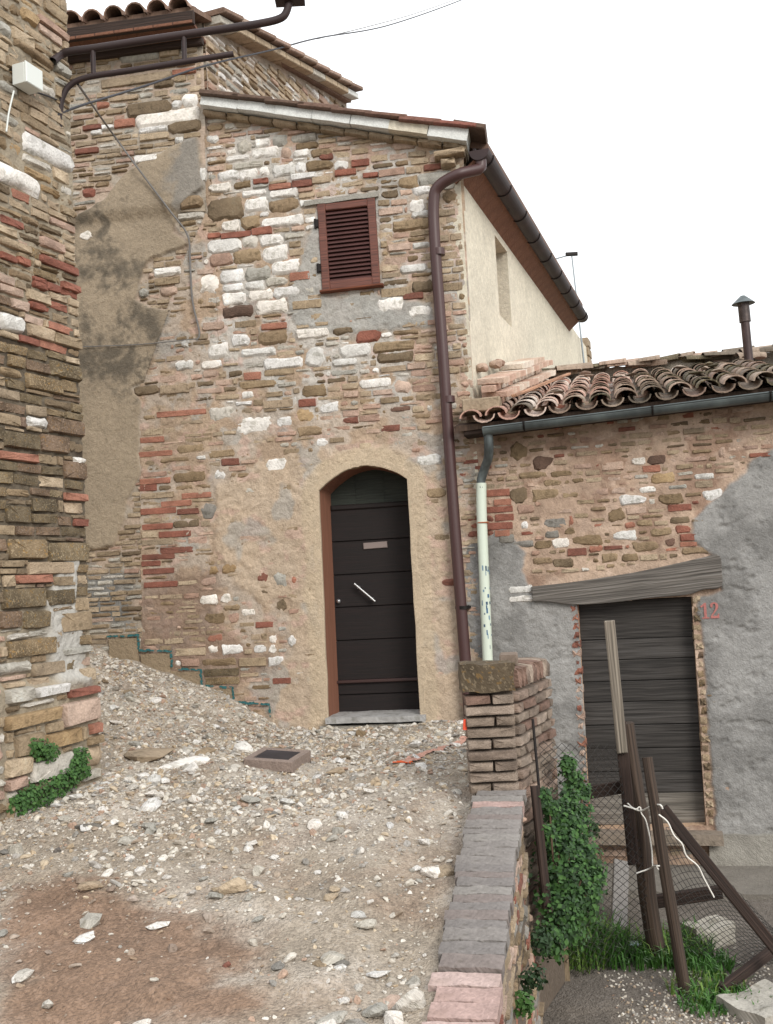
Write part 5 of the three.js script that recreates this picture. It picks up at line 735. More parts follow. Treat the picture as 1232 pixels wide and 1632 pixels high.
  // orange survey mark and white mortar on the pier's edge
  { const p = atDepth(741, 1163, 5.9), q = atDepth(741, 1146, 5.9); worldPart('paint_mark', rod(p, q, 0.014, 0.01, 6), std('#e8583a'), par, 'orange survey paint'); }
}

// ------------------------------------------------------------------ fence, poles and netting in the yard
const gp = (x, y) => { const p = atLevel(x, y, YARD); p.y = yardH(p.x, p.z) - 0.02; return p; };
{
  const b0 = gp(1052, 1530), d0 = -b0.z, at0 = (x, y, dd = 0) => atDepth(x, y, d0 + dd), face = V(0, 0, 1);
  soloWorld('fence_post', pole(b0.clone().setY(b0.y - 0.15), at0(998, 1152), 0.062, 0.056, 7), M.postWood, 'thick weathered fence post with reddish split bark', 'post');
  soloWorld('fence_plank', beam(at0(1010, 1378, -0.06), at0(988, 1150, -0.06), 0.075, 0.03, face), M.darkWood, 'dark plank strapped to the side of the thick fence post', 'plank');
  soloWorld('stake', beam(at0(992, 1200, -0.1), at0(971, 989, -0.1), 0.068, 0.035, face), M.paleWood, 'pale upright stake rising above the fence post', 'stake');
  const b1 = gp(1096, 1585), d1 = -b1.z;
  soloWorld('leaning_pole', pole(b1.clone().setY(b1.y - 0.1), atDepth(1030, 1207, d1 + 0.25), 0.04, 0.034, 19), M.postWood, 'slim round pole leaning against the fence post', 'pole');
  soloWorld('brace', beam(atDepth(1056, 1288, d1 + 0.2), atDepth(1300, 1592, d1 - 0.1), 0.07, 0.06, face), M.darkWood, 'long dark brace sloping down from the tied poles', 'brace');
  soloWorld('cross_rail', beam(atDepth(1042, 1437, d0 + 0.08), atDepth(1150, 1421, d0 + 0.1), 0.085, 0.05, face), M.darkWood, 'short dark rail between the post and the sloping brace', 'rail');
  soloWorld('fence_board', beam(at0(934, 1264, 0.05), at0(992, 1254, 0.02), 0.085, 0.03, face), M.darkWood, 'short dark board nailed across before the plank door', 'board');
  { const a = gp(1150, 1588), c = gp(1290, 1520); a.y += 0.06; c.y += 0.22; soloWorld('loose_timber', beam(a, c, 0.06, 0.05, face), M.darkWood, 'dark timber lying across the low stone in the yard', 'timber'); }
  { const a = gp(986, 1480), a2 = atDepth(990, 1372, -a.z + 0.35); soloWorld('leaning_slab', beam(a, a2, 0.115, 0.04, V(0, 0.3, 1)), std('#8b8784', { map: T.plaster, bumpMap: T.plasterBump, bumpScale: 0.01 }), 'narrow grey slab propped up in the yard grass', 'slab'); }
  { const p = gp(1128, 1500); const m = solo('yard_block', rough(new THREE.BoxGeometry(0.3, 0.16, 0.22, 10, 6, 8), 0.03, 6, 611), MAT.g[1], 'pale rough stone block lying behind the netting', 'stone block'); m.position.copy(p).add(V(0, 0.07, 0)); m.rotation.y = 0.3; }
  { const p = gp(1200, 1612); const m = solo('yard_slab', rough(new THREE.BoxGeometry(0.42, 0.1, 0.36, 14, 4, 12), 0.025, 5, 613), MAT.g[0], 'flat pale stone slab set in the yard grass', 'stone slab'); m.position.copy(p).add(V(0.08, 0.03, 0)); m.rotation.y = 0.5; }
  { const p = gp(1005, 1512), r = rnd(9); const g = chipGeo(77, 1).scale(0.055, 0.05, 0.05); const m = solo('plastic_scrap', g, std('#c9dcea', { roughness: 0.25 }), 'crumpled pale blue plastic scrap in the grass', 'plastic scrap'); m.position.copy(p).add(V(0, 0.1, 0.12)); }
  // concrete apron along the low house
  { const s0 = -0.1, s1 = 4.2, gs = new THREE.BoxGeometry(s1 - s0, 0.12, 0.75, 50, 2, 14); const g = rough(gs, 0.014, 5, 617); g.applyMatrix4(new THREE.Matrix4().makeRotationY(R.turn).setPosition(R.at((s0 + s1) / 2, -0.005, 0.4))); const m = soloWorld('apron', g, std('#837d75', { map: T.plaster, bumpMap: T.plasterBump, bumpScale: 0.014 }), 'worn concrete apron at the foot of the low house', 'apron', null, 'structure'); }
  // strings
  const q0 = (x, y, dd = -0.12) => atDepth(x, y, d0 + dd);
  const str = (label, pts, r = 0.005) => soloWorld('tie_string', tube(pts, r, 60, 6), M.string, label, 'string');
  str('white string tied round post and pole, its end hanging down the post', [q0(1000, 1280), q0(1012, 1290), q0(1020, 1286), q0(1022, 1296), q0(1030, 1310), q0(1038, 1350), q0(1040, 1380)]);
  str('white string knotted across from post to pole at their top', [q0(994, 1284), q0(1008, 1288), q0(1022, 1292), q0(1040, 1284, -0.3), q0(1052, 1283, -0.42), q0(1056, 1289, -0.42)], 0.006);
  str('long white string end hanging along the sloping brace', [atDepth(1050, 1298, d1 - 0.1), atDepth(1064, 1310, d1 - 0.1), atDepth(1074, 1331, d1 - 0.1), atDepth(1087, 1345, d1 - 0.1), atDepth(1094, 1364, d1 - 0.08), atDepth(1112, 1380, d1 - 0.05), atDepth(1122, 1400, d1 - 0.03), atDepth(1138, 1430, d1)]);
  str('white string wound lower round post and pole with loose tail', [q0(1014, 1392), q0(1036, 1384), q0(1044, 1380, -0.3), q0(1062, 1380, -0.42), q0(1046, 1381, -0.42), q0(1056, 1392, -0.42), q0(1066, 1415, -0.45), q0(1071, 1444, -0.45)]);

  // iron rod and plank against the parapet
  { const a = atDepth(876, 1440, 5.75), c = atDepth(849, 1146, 5.95); soloWorld('iron_rod', rod(a, c, 0.008), M.iron, 'thin rusty iron rod standing against the brick pier', 'rod'); const h0 = atDepth(838, 1146, 5.95); const e = atDepth(850, 1362, 5.75), f = atDepth(842, 1240, 5.85); }
  { const a = atDepth(872, 1445, 5.68), c = atDepth(852, 1252, 5.82); soloWorld('old_plank', beam(a, c, 0.05, 0.03, V(0.4, 0, 1)), M.darkWood, 'dark old plank leaning on the parapet under the ivy', 'plank'); }

  // wire netting: diagonal wires between corners A B (bottom) and C D (top)
  const netMat = std('#3f3c3a', { roughness: 0.5, metalness: 0.6 });
  function netting(A, B, Cc, D, cell, label, holes = () => false) {
    const at = (u, v) => { const p = A.clone().lerp(B, u).lerp(D.clone().lerp(Cc, u), v); p.z += 0.06 * Math.sin(u * 7 + v * 3) * Math.sin(v * 4); return p; };
    const w = A.distanceTo(B), h = A.distanceTo(D), nu = Math.round(w / cell), nv = Math.round(h / cell), gs = [];
    for (let j = 0; j < nv; j++) for (let i = 0; i < nu; i++) { const u = i / nu, v = j / nv, um = (i + 0.5) / nu, vm = (j + 0.5) / nv, u1 = (i + 1) / nu, v1 = (j + 1) / nv; if (holes(um, vm)) continue;
      for (const [a, b, c, d] of [[um, v, u, vm], [um, v, u1, vm], [u, vm, um, v1], [u1, vm, um, v1]]) gs.push(new THREE.CylinderGeometry(0.0021, 0.0021, 1, 3, 1, true).applyMatrix4(new THREE.Matrix4().makeScale(1, at(a, b).distanceTo(at(c, d)), 1)).applyQuaternion(new THREE.Quaternion().setFromUnitVectors(V(0, 1, 0), at(c, d).sub(at(a, b)).normalize())).translate(...at(a, b).add(at(c, d)).multiplyScalar(0.5).toArray())); }
    return soloWorld('wire_netting', mergeGeometries(gs), netMat, label, 'wire netting');
  }
  netting(gp(905, 1560), gp(1048, 1528), at0(1000, 1190), atDepth(858, 1180, 6.1), 0.062, 'sagging wire netting between the brick pier and the fence post');
  netting(gp(1060, 1535), gp(1330, 1545), atDepth(1300, 1550, d0 + 0.1), atDepth(1062, 1300, d0 + 0.05), 0.055, 'wire netting stretched below the sloping brace', (u, v) => false);
  { const a = atDepth(848, 1038 + 0, 6.0); }
}

// ------------------------------------------------------------------ plants
const leafM = ['#2b4f1c', '#365e22', '#446c2a', '#213f17'].map((c) => new THREE.MeshPhysicalMaterial({ color: c, roughness: 0.75, transmission: 0.25, thickness: 0, side: THREE.DoubleSide }));
function leaf(w, l) { const g = new THREE.BufferGeometry(); g.setAttribute('position', new THREE.Float32BufferAttribute([0, 0, 0, w / 2, l * 0.45, w * 0.18, 0, l, 0, -w / 2, l * 0.45, w * 0.18], 3)); g.setAttribute('uv', new THREE.Float32BufferAttribute([0.5, 0, 1, 0.5, 0.5, 1, 0, 0.5], 2)); g.setIndex([0, 1, 2, 0, 2, 3]); g.computeVertexNormals(); return g; }
function foliage(points, size, r, out) { // leaves at points, each turned towards its own direction
  const gs = []; for (const [p, n] of points) { const k = size * mix(0.6, 1.3, r()), q = new THREE.Quaternion().setFromUnitVectors(V(0, 0, 1), n.clone().add(V((r() - 0.5) * 1.3, (r() - 0.2) * 0.9, (r() - 0.5) * 1.3)).normalize()); gs.push(leaf(k, k * 1.25).applyQuaternion(new THREE.Quaternion().setFromAxisAngle(V(0, 0, 1), r() * 6.28)).applyQuaternion(q).translate(p.x, p.y, p.z)); } return mergeGeometries(gs);
}
{
  // ivy hanging over the yard side of the parapet: clumps of leaves on thin stems
  const r = rnd(701), ivy = thing('ivy', 'dense green ivy mass climbing the yard side of the brick parapet', 'ivy'); const clumps = [];
  const path = [[906, 1220, 6.25, 0.06], [915, 1248, 6.4, 0.08], [908, 1275, 6.15, 0.07], [930, 1262, 6.4, 0.05], [892, 1305, 6.0, 0.12], [912, 1325, 6.0, 0.13], [925, 1300, 6.2, 0.08], [890, 1350, 5.9, 0.13], [915, 1375, 5.9, 0.15], [938, 1372, 5.9, 0.1], [888, 1400, 5.8, 0.14], [912, 1420, 5.8, 0.17], [935, 1430, 5.8, 0.11], [890, 1455, 5.7, 0.14], [878, 1500, 5.6, 0.1], [950, 1400, 5.9, 0.07], [874, 1330, 5.8, 0.06], [905, 1480, 5.7, 0.1], [866, 1270, 5.85, 0.05], [876, 1290, 5.9, 0.05]];
  const ivyRoot = gp(892, 1500); ivy.position.copy(ivyRoot); const byMat = [[], [], [], []];
  for (const [x, y, d, rad] of path) { const c = atDepth(x, y, d).sub(ivyRoot); const n = Math.round(rad * 4600); for (let i = 0; i < n; i++) { const v = V(r() - 0.5, r() - 0.5, r() - 0.5).normalize(), k = Math.cbrt(r()) * rad * (r() < 0.22 ? 1.55 : 0.9); byMat[Math.floor(r() * 4)].push([c.clone().add(v.clone().multiply(V(0.75, 1, 0.7)).multiplyScalar(k)), v.clone().add(V(0.1, 0.3, 0.4)).normalize()]); } }
  byMat.forEach((pts, i) => part('leaves', foliage(pts, 0.024, r), leafM[i], ivy).userData.kind = 'stuff');
  const stemM = std('#4c3a2a'); for (let i = 1; i < path.length; i += 2) { const [x, y, d] = path[i]; part('stem', tube([V(0, 0, 0), atDepth((x + 890) / 2, (y + 1500) / 2, (d + 5.7) / 2).sub(ivyRoot), atDepth(x, y, d).sub(ivyRoot)], 0.006, 10, 5), stemM, ivy); }
  // weeds in the foot of the corner building
  const wl = (label, spots, seed) => { const rr = rnd(seed), w = thing('wall_weed', label, 'weed'); const [bx0, by0] = spots[spots.length - 1], bp = Lw.hit(bx0, by0, 0.05), base = Lw.at(bp[0], bp[1], 0.03); w.position.copy(base); const pts = [[], []]; for (const [x, y, rad] of spots) { const h = Lw.hit(x, y, 0.06), c = Lw.at(h[0], h[1], 0.08).sub(base); for (let i = 0; i < rad * 3600; i++) { const v = V(rr() - 0.5, rr() - 0.5, rr() - 0.5).normalize(); pts[Math.floor(rr() * 2)].push([c.clone().addScaledVector(v, Math.cbrt(rr()) * rad), v.add(Lw.n).normalize()]); } } pts.forEach((p, i) => part('leaves', foliage(p, 0.019, rr), leafM[i + 1], w).userData.kind = 'stuff'); part('stem', tube(spots.map(([x, y]) => { const h = Lw.hit(x, y, 0.05); return Lw.at(h[0], h[1], 0.04).sub(base); }), 0.004, 20, 5), std('#4f5a2c'), w); };
  wl('green weed sprouting between the lower stones of the corner building', [[60, 1195, 0.07], [75, 1200, 0.06], [50, 1190, 0.05]], 711);
  wl('trailing green weed spreading along the bottom stones of the corner wall', [[125, 1205, 0.06], [118, 1225, 0.07], [105, 1240, 0.08], [128, 1228, 0.05], [85, 1252, 0.08], [60, 1265, 0.09], [40, 1275, 0.09], [25, 1285, 0.07]], 713);
  // grass in the yard
  const blades = (spots, seed) => { const rr = rnd(seed), gs = []; for (const [x, y, n, h, sp] of spots) { const c = gp(x, y); for (let i = 0; i < n; i++) { const a = rr() * 6.28, q = Math.sqrt(rr()) * sp, bx0 = c.x + Math.cos(a) * q, bz = c.z + Math.sin(a) * q, by = yardH(bx0, bz) - 0.01, hh = h * mix(0.45, 1.15, rr()), la = rr() * 6.28, ln = hh * mix(0.2, 0.95, rr()), w = 0.004 + rr() * 0.004, px = Math.cos(la + 1.57) * w, pz = Math.sin(la + 1.57) * w, lx = Math.cos(la) * ln, lz = Math.sin(la) * ln; const P = [bx0 - px, by, bz - pz, bx0 + px, by, bz + pz, bx0 + lx * 0.35 + px * 0.8, by + hh * 0.65, bz + lz * 0.35 + pz * 0.8, bx0 + lx * 0.35 - px * 0.8, by + hh * 0.65, bz + lz * 0.35 - pz * 0.8, bx0 + lx, by + hh * mix(0.55, 1, rr()), bz + lz]; const g = new THREE.BufferGeometry(); g.setAttribute('position', new THREE.Float32BufferAttribute(P, 3)); g.setIndex([0, 1, 2, 0, 2, 3, 3, 2, 4]); g.computeVertexNormals(); gs.push(g); } } return mergeGeometries(gs); };
  const gm = (c) => new THREE.MeshPhysicalMaterial({ color: c, roughness: 0.7, transmission: 0.25, thickness: 0, side: THREE.DoubleSide });
  solo('grass', blades([[900, 1530, 320, 0.28, 0.2], [950, 1525, 380, 0.28, 0.22], [1000, 1530, 260, 0.16, 0.2], [1060, 1530, 300, 0.17, 0.2], [1100, 1510, 260, 0.17, 0.16], [1120, 1540, 300, 0.14, 0.2], [1140, 1590, 200, 0.1, 0.2], [1170, 1600, 160, 0.09, 0.2], [930, 1500, 200, 0.22, 0.14], [985, 1500, 80, 0.1, 0.1], [880, 1550, 120, 0.16, 0.1], [1120, 1605, 160, 0.08, 0.15]], 721), gm('#3f6f20'), 'long green grass along the foot of the fence', 'grass', null, 'stuff');
  solo('grass', blades([[920, 1535, 160, 0.24, 0.2], [1070, 1520, 160, 0.2, 0.25], [1130, 1580, 120, 0.13, 0.25], [960, 1515, 120, 0.24, 0.2]], 723), gm('#6a8a34'), 'paler yellowish grass blades mixed in along the fence', 'grass', null, 'stuff');
  // tufts growing from the parapet's face
  const tf = (x, y, d, rad, seed, label) => { const rr = rnd(seed), c = atDepth(x, y, d), w = thing('wall_tuft', label, 'weed'); w.position.copy(c); const pts = []; for (let i = 0; i < rad * 2600; i++) { const v = V(rr() - 0.5, rr() - 0.5, rr() - 0.5).normalize(); pts.push([v.clone().multiplyScalar(Math.cbrt(rr()) * rad), v]); } part('leaves', foliage(pts, 0.022, rr), pick(leafM, rr), w).userData.kind = 'stuff'; };
  tf(850, 1560, 4.7, 0.06, 731, 'small green tuft low on the face of the parapet, under the grass'); tf(835, 1600, 4.5, 0.05, 733, 'small green tuft near the broken end of the parapet'); tf(944, 1322, 7.6, 0.06, 735, 'small dark tuft at the foot of the plank door'); tf(862, 1500, 5.1, 0.06, 737, 'small green tuft below the ivy on the parapet');
}

// ------------------------------------------------------------------ pipes and wires overhead
{
  const dP = 6.62, q = (x, y, d = dP) => atDepth(x, y, d);
  const dpx = thing('drain_pipe', 'dark brown drain pipe crossing above the alley with an elbow', 'pipe'); { const base = q(88, 100, 6.55); dpx.position.copy(base); const l = (p) => p.clone().sub(base); part('pipe', tube([q(84, 98, 6.5), q(96, 88), q(112, 82), q(150, 77), q(240, 63), q(330, 50), q(400, 40), q(436, 33), q(452, 26), q(459, 12), q(461, -6), q(461, -60)].map(l), 0.026, 120, 12, 0.4), M.brownPaint, dpx); part('hopper', cbox(0.2, 0.06, 0.12, 0.012), M.brownPaint, dpx).position.copy(l(q(462, -2))); }
  const br = thing('pipe_bracket', 'curved brown iron bracket holding the drain pipe off the corner wall', 'bracket'); { const base = q(94, 213); br.position.copy(base); const l = (p) => p.clone().sub(base); part('bar', tube([q(94, 213), q(95, 185), q(98, 160), q(106, 142), q(120, 130), q(145, 122), q(210, 112), q(290, 99), q(372, 86)].map(l), 0.02, 90, 10, 0.4), M.brownPaint, br); for (const [x, y0, y1] of [[148, 79, 121], [293, 58, 98]]) part('strut', rod(l(q(x, y0)), l(q(x + 1, y1)), 0.017, 0.017, 10), M.brownPaint, br); for (const y of [163, 212]) part('wall_anchor', rod(l(q(97, y)), l(q(70, y + 2, 6.6)), 0.012, 0.012, 8), M.iron, br); }
  soloWorld('overhead_cable', tube([q(-10, 222, 6.3), q(40, 203, 6.4), q(95, 182, 6.6), q(130, 168, 6.9), q(240, 134, 8.2), q(330, 104, 9.0), q(440, 78, 10.5), q(510, 60, 12), q(620, 40, 15), q(735, 0, 19), q(800, -30, 22)], 0.009, 140, 6), M.cable, 'black overhead cable running from the corner wall up into the sky', 'cable');
  soloWorld('overhead_wire', tube([q(505, 62, 12), q(580, 44, 14), q(660, 22, 17), q(728, -2, 19.5), q(790, -28, 22)], 0.006, 60, 5), M.greyCable, 'thin second wire branching from the black overhead cable', 'cable');
  const onF = (x, y, o = 0.07) => { const [s, t] = F.hit(x, y, o); return F.at(s, t, o); };
  soloWorld('wall_cable', tube([q(124, 134, 6.7), onF(170, 200, 0.4), onF(225, 275, 0.14), onF(270, 335, 0.09), onF(299, 375, 0.05), onF(303, 420, 0.035), onF(307, 480, 0.035), onF(318, 530, 0.045), onF(313, 542, 0.05)], 0.01, 120, 6), M.greyCable, 'grey cable slanting down the plastered wall to a bracket', 'cable');
  soloWorld('thin_wire', tube([onF(120, 553, 0.04), onF(220, 549, 0.035), onF(314, 540, 0.04)], 0.005, 40, 5), M.greyCable, 'thin level wire across the brown plaster', 'wire');
  soloWorld('box_wire', tube([Lw.at(...Lw.hit(22, 145, 0.03), 0.03), Lw.at(...Lw.hit(14, 180, 0.03), 0.03), Lw.at(...Lw.hit(10, 210, 0.03), 0.03)], 0.006, 20, 5), M.box, 'short pale wire hanging below the junction box', 'wire');
  soloWorld('box_cable', tube([Lw.at(...Lw.hit(58, 147, 0.05), 0.05), Lw.at(...Lw.hit(76, 153, 0.06), 0.06), q(93, 160)], 0.006, 20, 5), M.cable, 'dark cable from the junction box to the iron bracket', 'cable');
}

// ------------------------------------------------------------------ things on the track
const onTrack = (x, y) => { const r = ray(x, y); let a = 2, b = 12; for (let i = 0; i < 40; i++) { const m = (a + b) / 2, p = r.clone().multiplyScalar(m / -r.z).add(camera.position); if (p.y > trackH(p.x, p.z)) a = m; else b = m; } const p = r.clone().multiplyScalar(a / -r.z).add(camera.position); return p; };
{
  // drain cover in its concrete frame
  const p = onTrack(440, 1222), dc = thing('drain_cover', 'small concrete drain frame with dark metal cover sitting on the rubble', 'drain cover'); dc.position.copy(p).add(V(0, 0.0, -0.1)); dc.rotation.set(0.05, -0.3, -0.05);
  const w = 0.36, d = 0.34, fr = M.cement.clone(); fr.color.set('#8d7d74'); for (const [x, z, a, b] of [[0, d / 2 - 0.025, w, 0.05], [0, -d / 2 + 0.025, w, 0.05], [-w / 2 + 0.025, 0, 0.05, d - 0.1], [w / 2 - 0.025, 0, 0.05, d - 0.1]]) part('frame', cbox(a, 0.075, b, 0.006), fr, dc).position.set(x, 0.03, z);
  part('cover', cbox(w - 0.11, 0.02, d - 0.11, 0.004), std('#4c4a50', { roughness: 0.6, metalness: 0.4, map: T.rust }), dc).position.set(0, 0.055, 0); part('base', cbox(w - 0.02, 0.04, d - 0.02, 0.005), std('#57504a', { map: T.plaster }), dc).position.set(0, -0.02, 0);
  // paint line on the ground, following it
  const strip = (pts, w0, mat, name, label) => { const n = 24, c = new THREE.CatmullRomCurve3(pts), pos = [], ix = [], r = rnd(801); for (let i = 0; i <= n; i++) { const q = c.getPoint(i / n), t = c.getTangent(i / n), s = V(-t.z, 0, t.x).normalize(); for (const k of [-1, 0, 1]) { const w = w0 * (0.7 + 0.6 * r()), a = q.clone().addScaledVector(s, k * w); pos.push(a.x, trackH(a.x, a.z) + 0.014, a.z); } if (i) for (const k of [0, 1]) { const a = (i - 1) * 3 + k; ix.push(a, a + 3, a + 1, a + 1, a + 3, a + 4); } } const g = new THREE.BufferGeometry(); g.setAttribute('position', new THREE.Float32BufferAttribute(pos, 3)); g.setAttribute('uv', new THREE.Float32BufferAttribute(pos.flatMap((_, i) => (i % 3 ? [] : [pos[i], pos[i + 2]])), 2)); g.setIndex(ix); g.computeVertexNormals(); return soloWorld(name, g, mat, label, 'paint mark'); };
  strip([onTrack(645, 1217), onTrack(672, 1206), onTrack(705, 1192), onTrack(742, 1176)], 0.035, std('#d9a898', { map: T.dirt, bumpMap: T.dirtBump, bumpScale: 0.02 }), 'paint_line', 'faded pink survey line painted over the gravel');
  strip([onTrack(630, 1219), onTrack(641, 1217), onTrack(652, 1215)], 0.04, std('#e8642a', { map: T.dirt }), 'paint_spot', 'bright orange paint spot on the gravel by the door');
  // blue-green paint outlining removed steps on the wall
  const teal = std('#33696c', { map: T.plaster, bumpMap: T.plasterBump, bumpScale: 0.01 }), rr = rnd(803), line = [[172, 1014], [222, 1012], [223, 1036], [274, 1038], [276, 1066], [321, 1067], [324, 1092], [372, 1095], [374, 1118], [430, 1122], [432, 1142]];
  const marks = []; for (let i = 1; i < line.length; i++) { const a = F.hit(...line[i - 1]), b = F.hit(...line[i]), n = 9; for (let k = 0; k < n; k++) { const t0 = k / n, t1 = (k + 1.2) / n, x0 = mix(a[0], b[0], t0), y0 = mix(a[1], b[1], t0), x1 = mix(a[0], b[0], t1), y1 = mix(a[1], b[1], t1); if (rr() < 0.2) continue; const g = rough(new THREE.BoxGeometry(Math.hypot(x1 - x0, y1 - y0), 0.008 + rr() * 0.016, 0.006, 6, 2, 1), 0.006, 40, 810 + i * 10 + k); g.rotateZ(Math.atan2(y1 - y0, x1 - x0)); g.translate((x0 + x1) / 2 + (rr() - 0.5) * 0.008, (y0 + y1) / 2 + (rr() - 0.5) * 0.008, 0.028); marks.push(g); } if (marks.length) { part('paint_mark', mergeGeometries(marks), teal, house, 'blue-green sprayed outline of removed steps').userData.kind = 'stuff'; marks.length = 0; } }
  // bedding of the removed steps: mortar shelves along the foot of the wall
  for (const [x0, x1, y0, y1] of [[175, 222, 1018, 1046], [226, 274, 1042, 1066], [279, 322, 1071, 1092], [327, 372, 1098, 1112]]) { const a = F.hit(x0, y0), b = F.hit(x1, y1), m = part('step_scar', rough(new THREE.BoxGeometry(b[0] - a[0], a[1] - b[1] + 0.12, 0.05, 12, 8, 2), 0.012, 8, x0), std('#97866f', { map: T.plaster, bumpMap: T.plasterBump, bumpScale: 0.015 }), house); m.position.set((a[0] + b[0]) / 2, (a[1] + b[1]) / 2 - 0.06, 0.0); }

  // flat stones and chunks one can tell apart
  const chunk = (x, y, px, label, kind, geo, sy = 0.6, rot = 0, cat = 'stone') => { const p = onTrack(x, y), k = px / 1600 * -p.z / 2 * 1.08; const m = solo('rubble_stone', geo, MAT[kind][Math.floor(Math.abs(Math.sin(x)) * MAT[kind].length) % MAT[kind].length], label, cat); m.position.set(p.x, trackH(p.x, p.z) + k * sy * 0.25, p.z); m.scale.set(k, k * sy * 1.5, k * 0.8); m.rotation.set(0.1, rot, 0.08); return m; };
  chunk(225, 1208, 120, 'long flat tan slab lying against the corner building', 't', CHIPS[6], 0.28, -0.15, 'slab'); chunk(290, 1222, 105, 'broad white dusty slab beside the tan slab', 'w', CHIPS[1], 0.2, 0.4, 'slab'); chunk(320, 1205, 60, 'tan flat stone between white slab and drain cover', 't', CHIPS[8], 0.3, 0.9);
  chunk(370, 1418, 46, 'large brownish chunk alone in the middle of the track', 't', CHIPS[2], 0.6, 0.3); chunk(500, 1318, 24, 'upright white chunk on the open track', 'w', CHIPS[3], 1.2, 0.2); chunk(130, 1500, 42, 'white angular stone on the brown soil', 'w', CHIPS[4], 0.6, 0.5); chunk(412, 1392, 30, 'grey-white pointed stone near the large brownish chunk', 'g', CHIPS[0], 0.9, 1.1); chunk(28, 1358, 46, 'big pale stone resting near the corner building', 'g', CHIPS[1], 0.8, 2); chunk(235, 1330, 30, 'long cream stone in the rubble below the corner', 'g', CHIPS[7], 0.7, 0.8); chunk(652, 1605, 52, 'grey rounded stone beside the broken parapet end', 'g', CHIPS[2], 0.8, 0.4); chunk(628, 1598, 44, 'flat pale pink stone leaning on the grey rounded one', 'p', CHIPS[5], 0.4, 1.4); chunk(705, 1395, 36, 'brown block lying against the coping', 't', CHIPS[3], 0.9, 0.3); chunk(250, 1478, 40, 'thin white splinter on the brown soil', 'w', CHIPS[9], 0.3, 0.2); chunk(440, 1545, 30, 'dark edged grey stone on the lower track', 'y', CHIPS[4], 0.7, 0.9); chunk(575, 1172, 26, 'dark brown lump in front of the threshold', 'b', CHIPS[1], 0.9, 0.7); chunk(455, 1152, 60, 'rounded tan boulder at the foot of the door jamb', 't', CHIPS[0], 0.8, 0.2); chunk(448, 1128, 30, 'white stone on the boulder by the door jamb', 'w', CHIPS[6], 0.8, 0.2); chunk(90, 1358, 16, 'small black scrap in the gravel', 'k', CHIPS[8], 1, 0.3, 'scrap'); chunk(360, 1540, 18, 'small red brick crumb on the brown soil', 'r', CHIPS[8], 0.8, 0.3, 'brick crumb');

  // rubble by the hundred, then gravel
  const r = rnd(821), spots = []; const inWall = (x, z) => { const l = Lw.local(V(x, 0, z)); return l.z < 0.03 && l.x < 0.05; }, inHouse = (x, z) => F.local(V(x, 0, z)).z < 0.03;
  const dens = (x, z) => { const d = -z; let k = 0.45 + 0.7 * sst(0.42, 0.6, fbm(x * 1.3, z * 1.3, 823, 3)); k *= 1 - 0.85 * soil(x, z); k += 1.3 * Math.exp(-(((x + 1.4) / 0.8) ** 2) - (((d - 6.0) / 0.8) ** 2)); k += 0.6 * sst(7.6, 8.8, d) * sst(-1.4, 0, x); k += 0.5 * sst(-0.3, -1.2, x) * sst(6.8, 8, d); return k; };
  const place = (size, tries, pw = 0.5) => { for (let i = 0; i < tries; i++) { const d = mix(3.3, 9.5, r() ** pw), x = mix(-0.42 * d - 0.1, tab(edgeX, d) - 0.1, r()), z = -d; if (r() * 1.6 > dens(x, z) || inWall(x, z) || inHouse(x, z)) continue; return [x, z, size]; } return null; };
  const kinds = 'wwwggtgwgy', looks = { w: 'white limestone chunk', g: 'pale grey stone chunk', t: 'tan stone chunk', y: 'mid grey stone chunk' };
  const where = (x, z) => { const d = -z; return soil(x, z) > 0.5 ? 'on the bare brown soil' : tab(edgeX, d) - x < 0.35 && d < 6.2 ? 'along the edge of the coping' : d > 8.2 && x > -1.1 ? 'in front of the arched door' : d > 7.2 && x < -0.9 ? 'on the slope below the painted steps' : Lw.local(V(x, 0, z)).z < 0.7 ? 'at the foot of the corner building' : d > 6.4 ? 'around the drain cover' : d > 5 ? 'on the track between corner building and parapet' : 'on the lower open track'; };
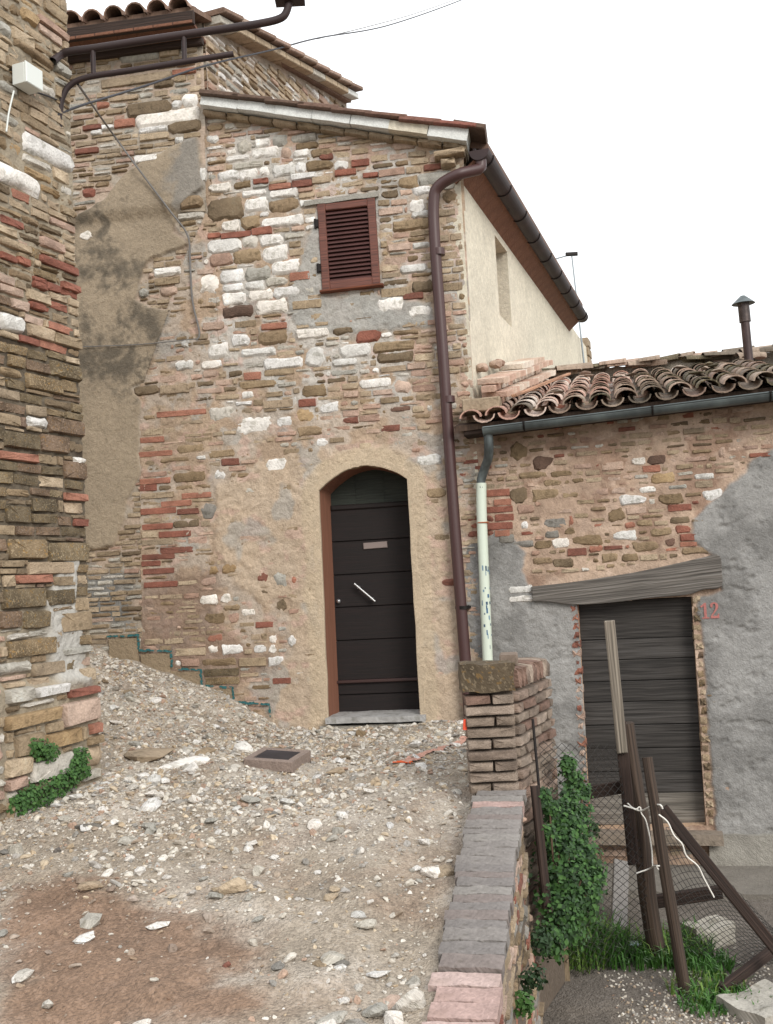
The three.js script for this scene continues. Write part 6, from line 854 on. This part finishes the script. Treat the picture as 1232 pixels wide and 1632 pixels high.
  for (let i = 0; i < 270; i++) { const p = place(mix(0.028, 0.07, r() ** 1.5), 40, 1.1); if (!p) continue; const [x, z, s] = p, kd = kinds[Math.floor(r() * kinds.length)], m = solo('rubble_stone', pick(CHIPS, r), pick(MAT[kd], r), looks[kd] + ' ' + where(x, z), 'stone', looks[kd] + 's ' + where(x, z)); m.position.set(x, trackH(x, z) + s * 0.22, z); m.scale.set(s * mix(0.8, 1.3, r()), s * mix(0.6, 1, r()), s); m.rotation.set((r() - 0.5) * 0.7, r() * 6.28, (r() - 0.5) * 0.7); }
  const cols = ['#dad7cf', '#cbc6bc', '#bdb6ab', '#e4e2de', '#bcab93', '#b5b3b0', '#cfc1ab', '#b3a596', '#b89f8e', '#a19f9b', '#d8d4ca', '#e6e4de', '#dcd9d2'].map(C), o = new THREE.Object3D();
  const gravel = (count, lo, hi, pw, geo, label, seed2, yard) => { const mesh = new THREE.InstancedMesh(geo, new THREE.MeshStandardMaterial({ color: 0xffffff, roughness: 0.95, map: T.stone }), count); let k = 0; for (let i = 0; i < count; i++) { let x, z, s = mix(lo, hi, r() ** pw), h; if (yard) { x = mix(1.2, 4.4, r()); z = -mix(5.3, 7.2, r() ** 1.5); if (r() > sst(-7.0, -5.6, z) + 0.05) continue; h = yardH(x, z); } else { const p = place(s, 12); if (!p) continue; [x, z] = p; h = trackH(x, z); } o.position.set(x, h + s * 0.15, z); o.scale.set(s * mix(0.7, 1.3, r()), s * mix(0.5, 1.1, r()), s); o.rotation.set((r() - 0.5) * 1.2, r() * 6.28, (r() - 0.5) * 1.2); o.updateMatrix(); mesh.setMatrixAt(k, o.matrix); const c = pick(cols, r); tmpC.copy(c).multiplyScalar(mix(0.8, 1.05, r())); if (!yard && r() < soil(x, z) * 0.7) tmpC.lerp(cBrown, 0.6); mesh.setColorAt(k, tmpC); k++; } mesh.count = k; mesh.name = numbered('gravel'); tag(mesh, label, 'gravel', null, 'stuff'); scene.add(mesh); };
  gravel(5000, 0.012, 0.034, 2.0, CHIPS[2], 'coarse broken stone strewn over the track'); gravel(4200, 0.011, 0.028, 2.2, CHIPS[6], 'angular grey chippings strewn over the track'); gravel(14000, 0.004, 0.012, 1.3, CHIPS[8], 'fine pale grit strewn over the track'); gravel(14000, 0.004, 0.012, 1.3, CHIPS[5], 'fine dusty crumbs strewn over the track'); gravel(11000, 0.007, 0.02, 1.5, CHIPS[7], 'loose chippings along the foot of the yard', 1, true);
}

shade(scene);
renderer.render(scene, camera);
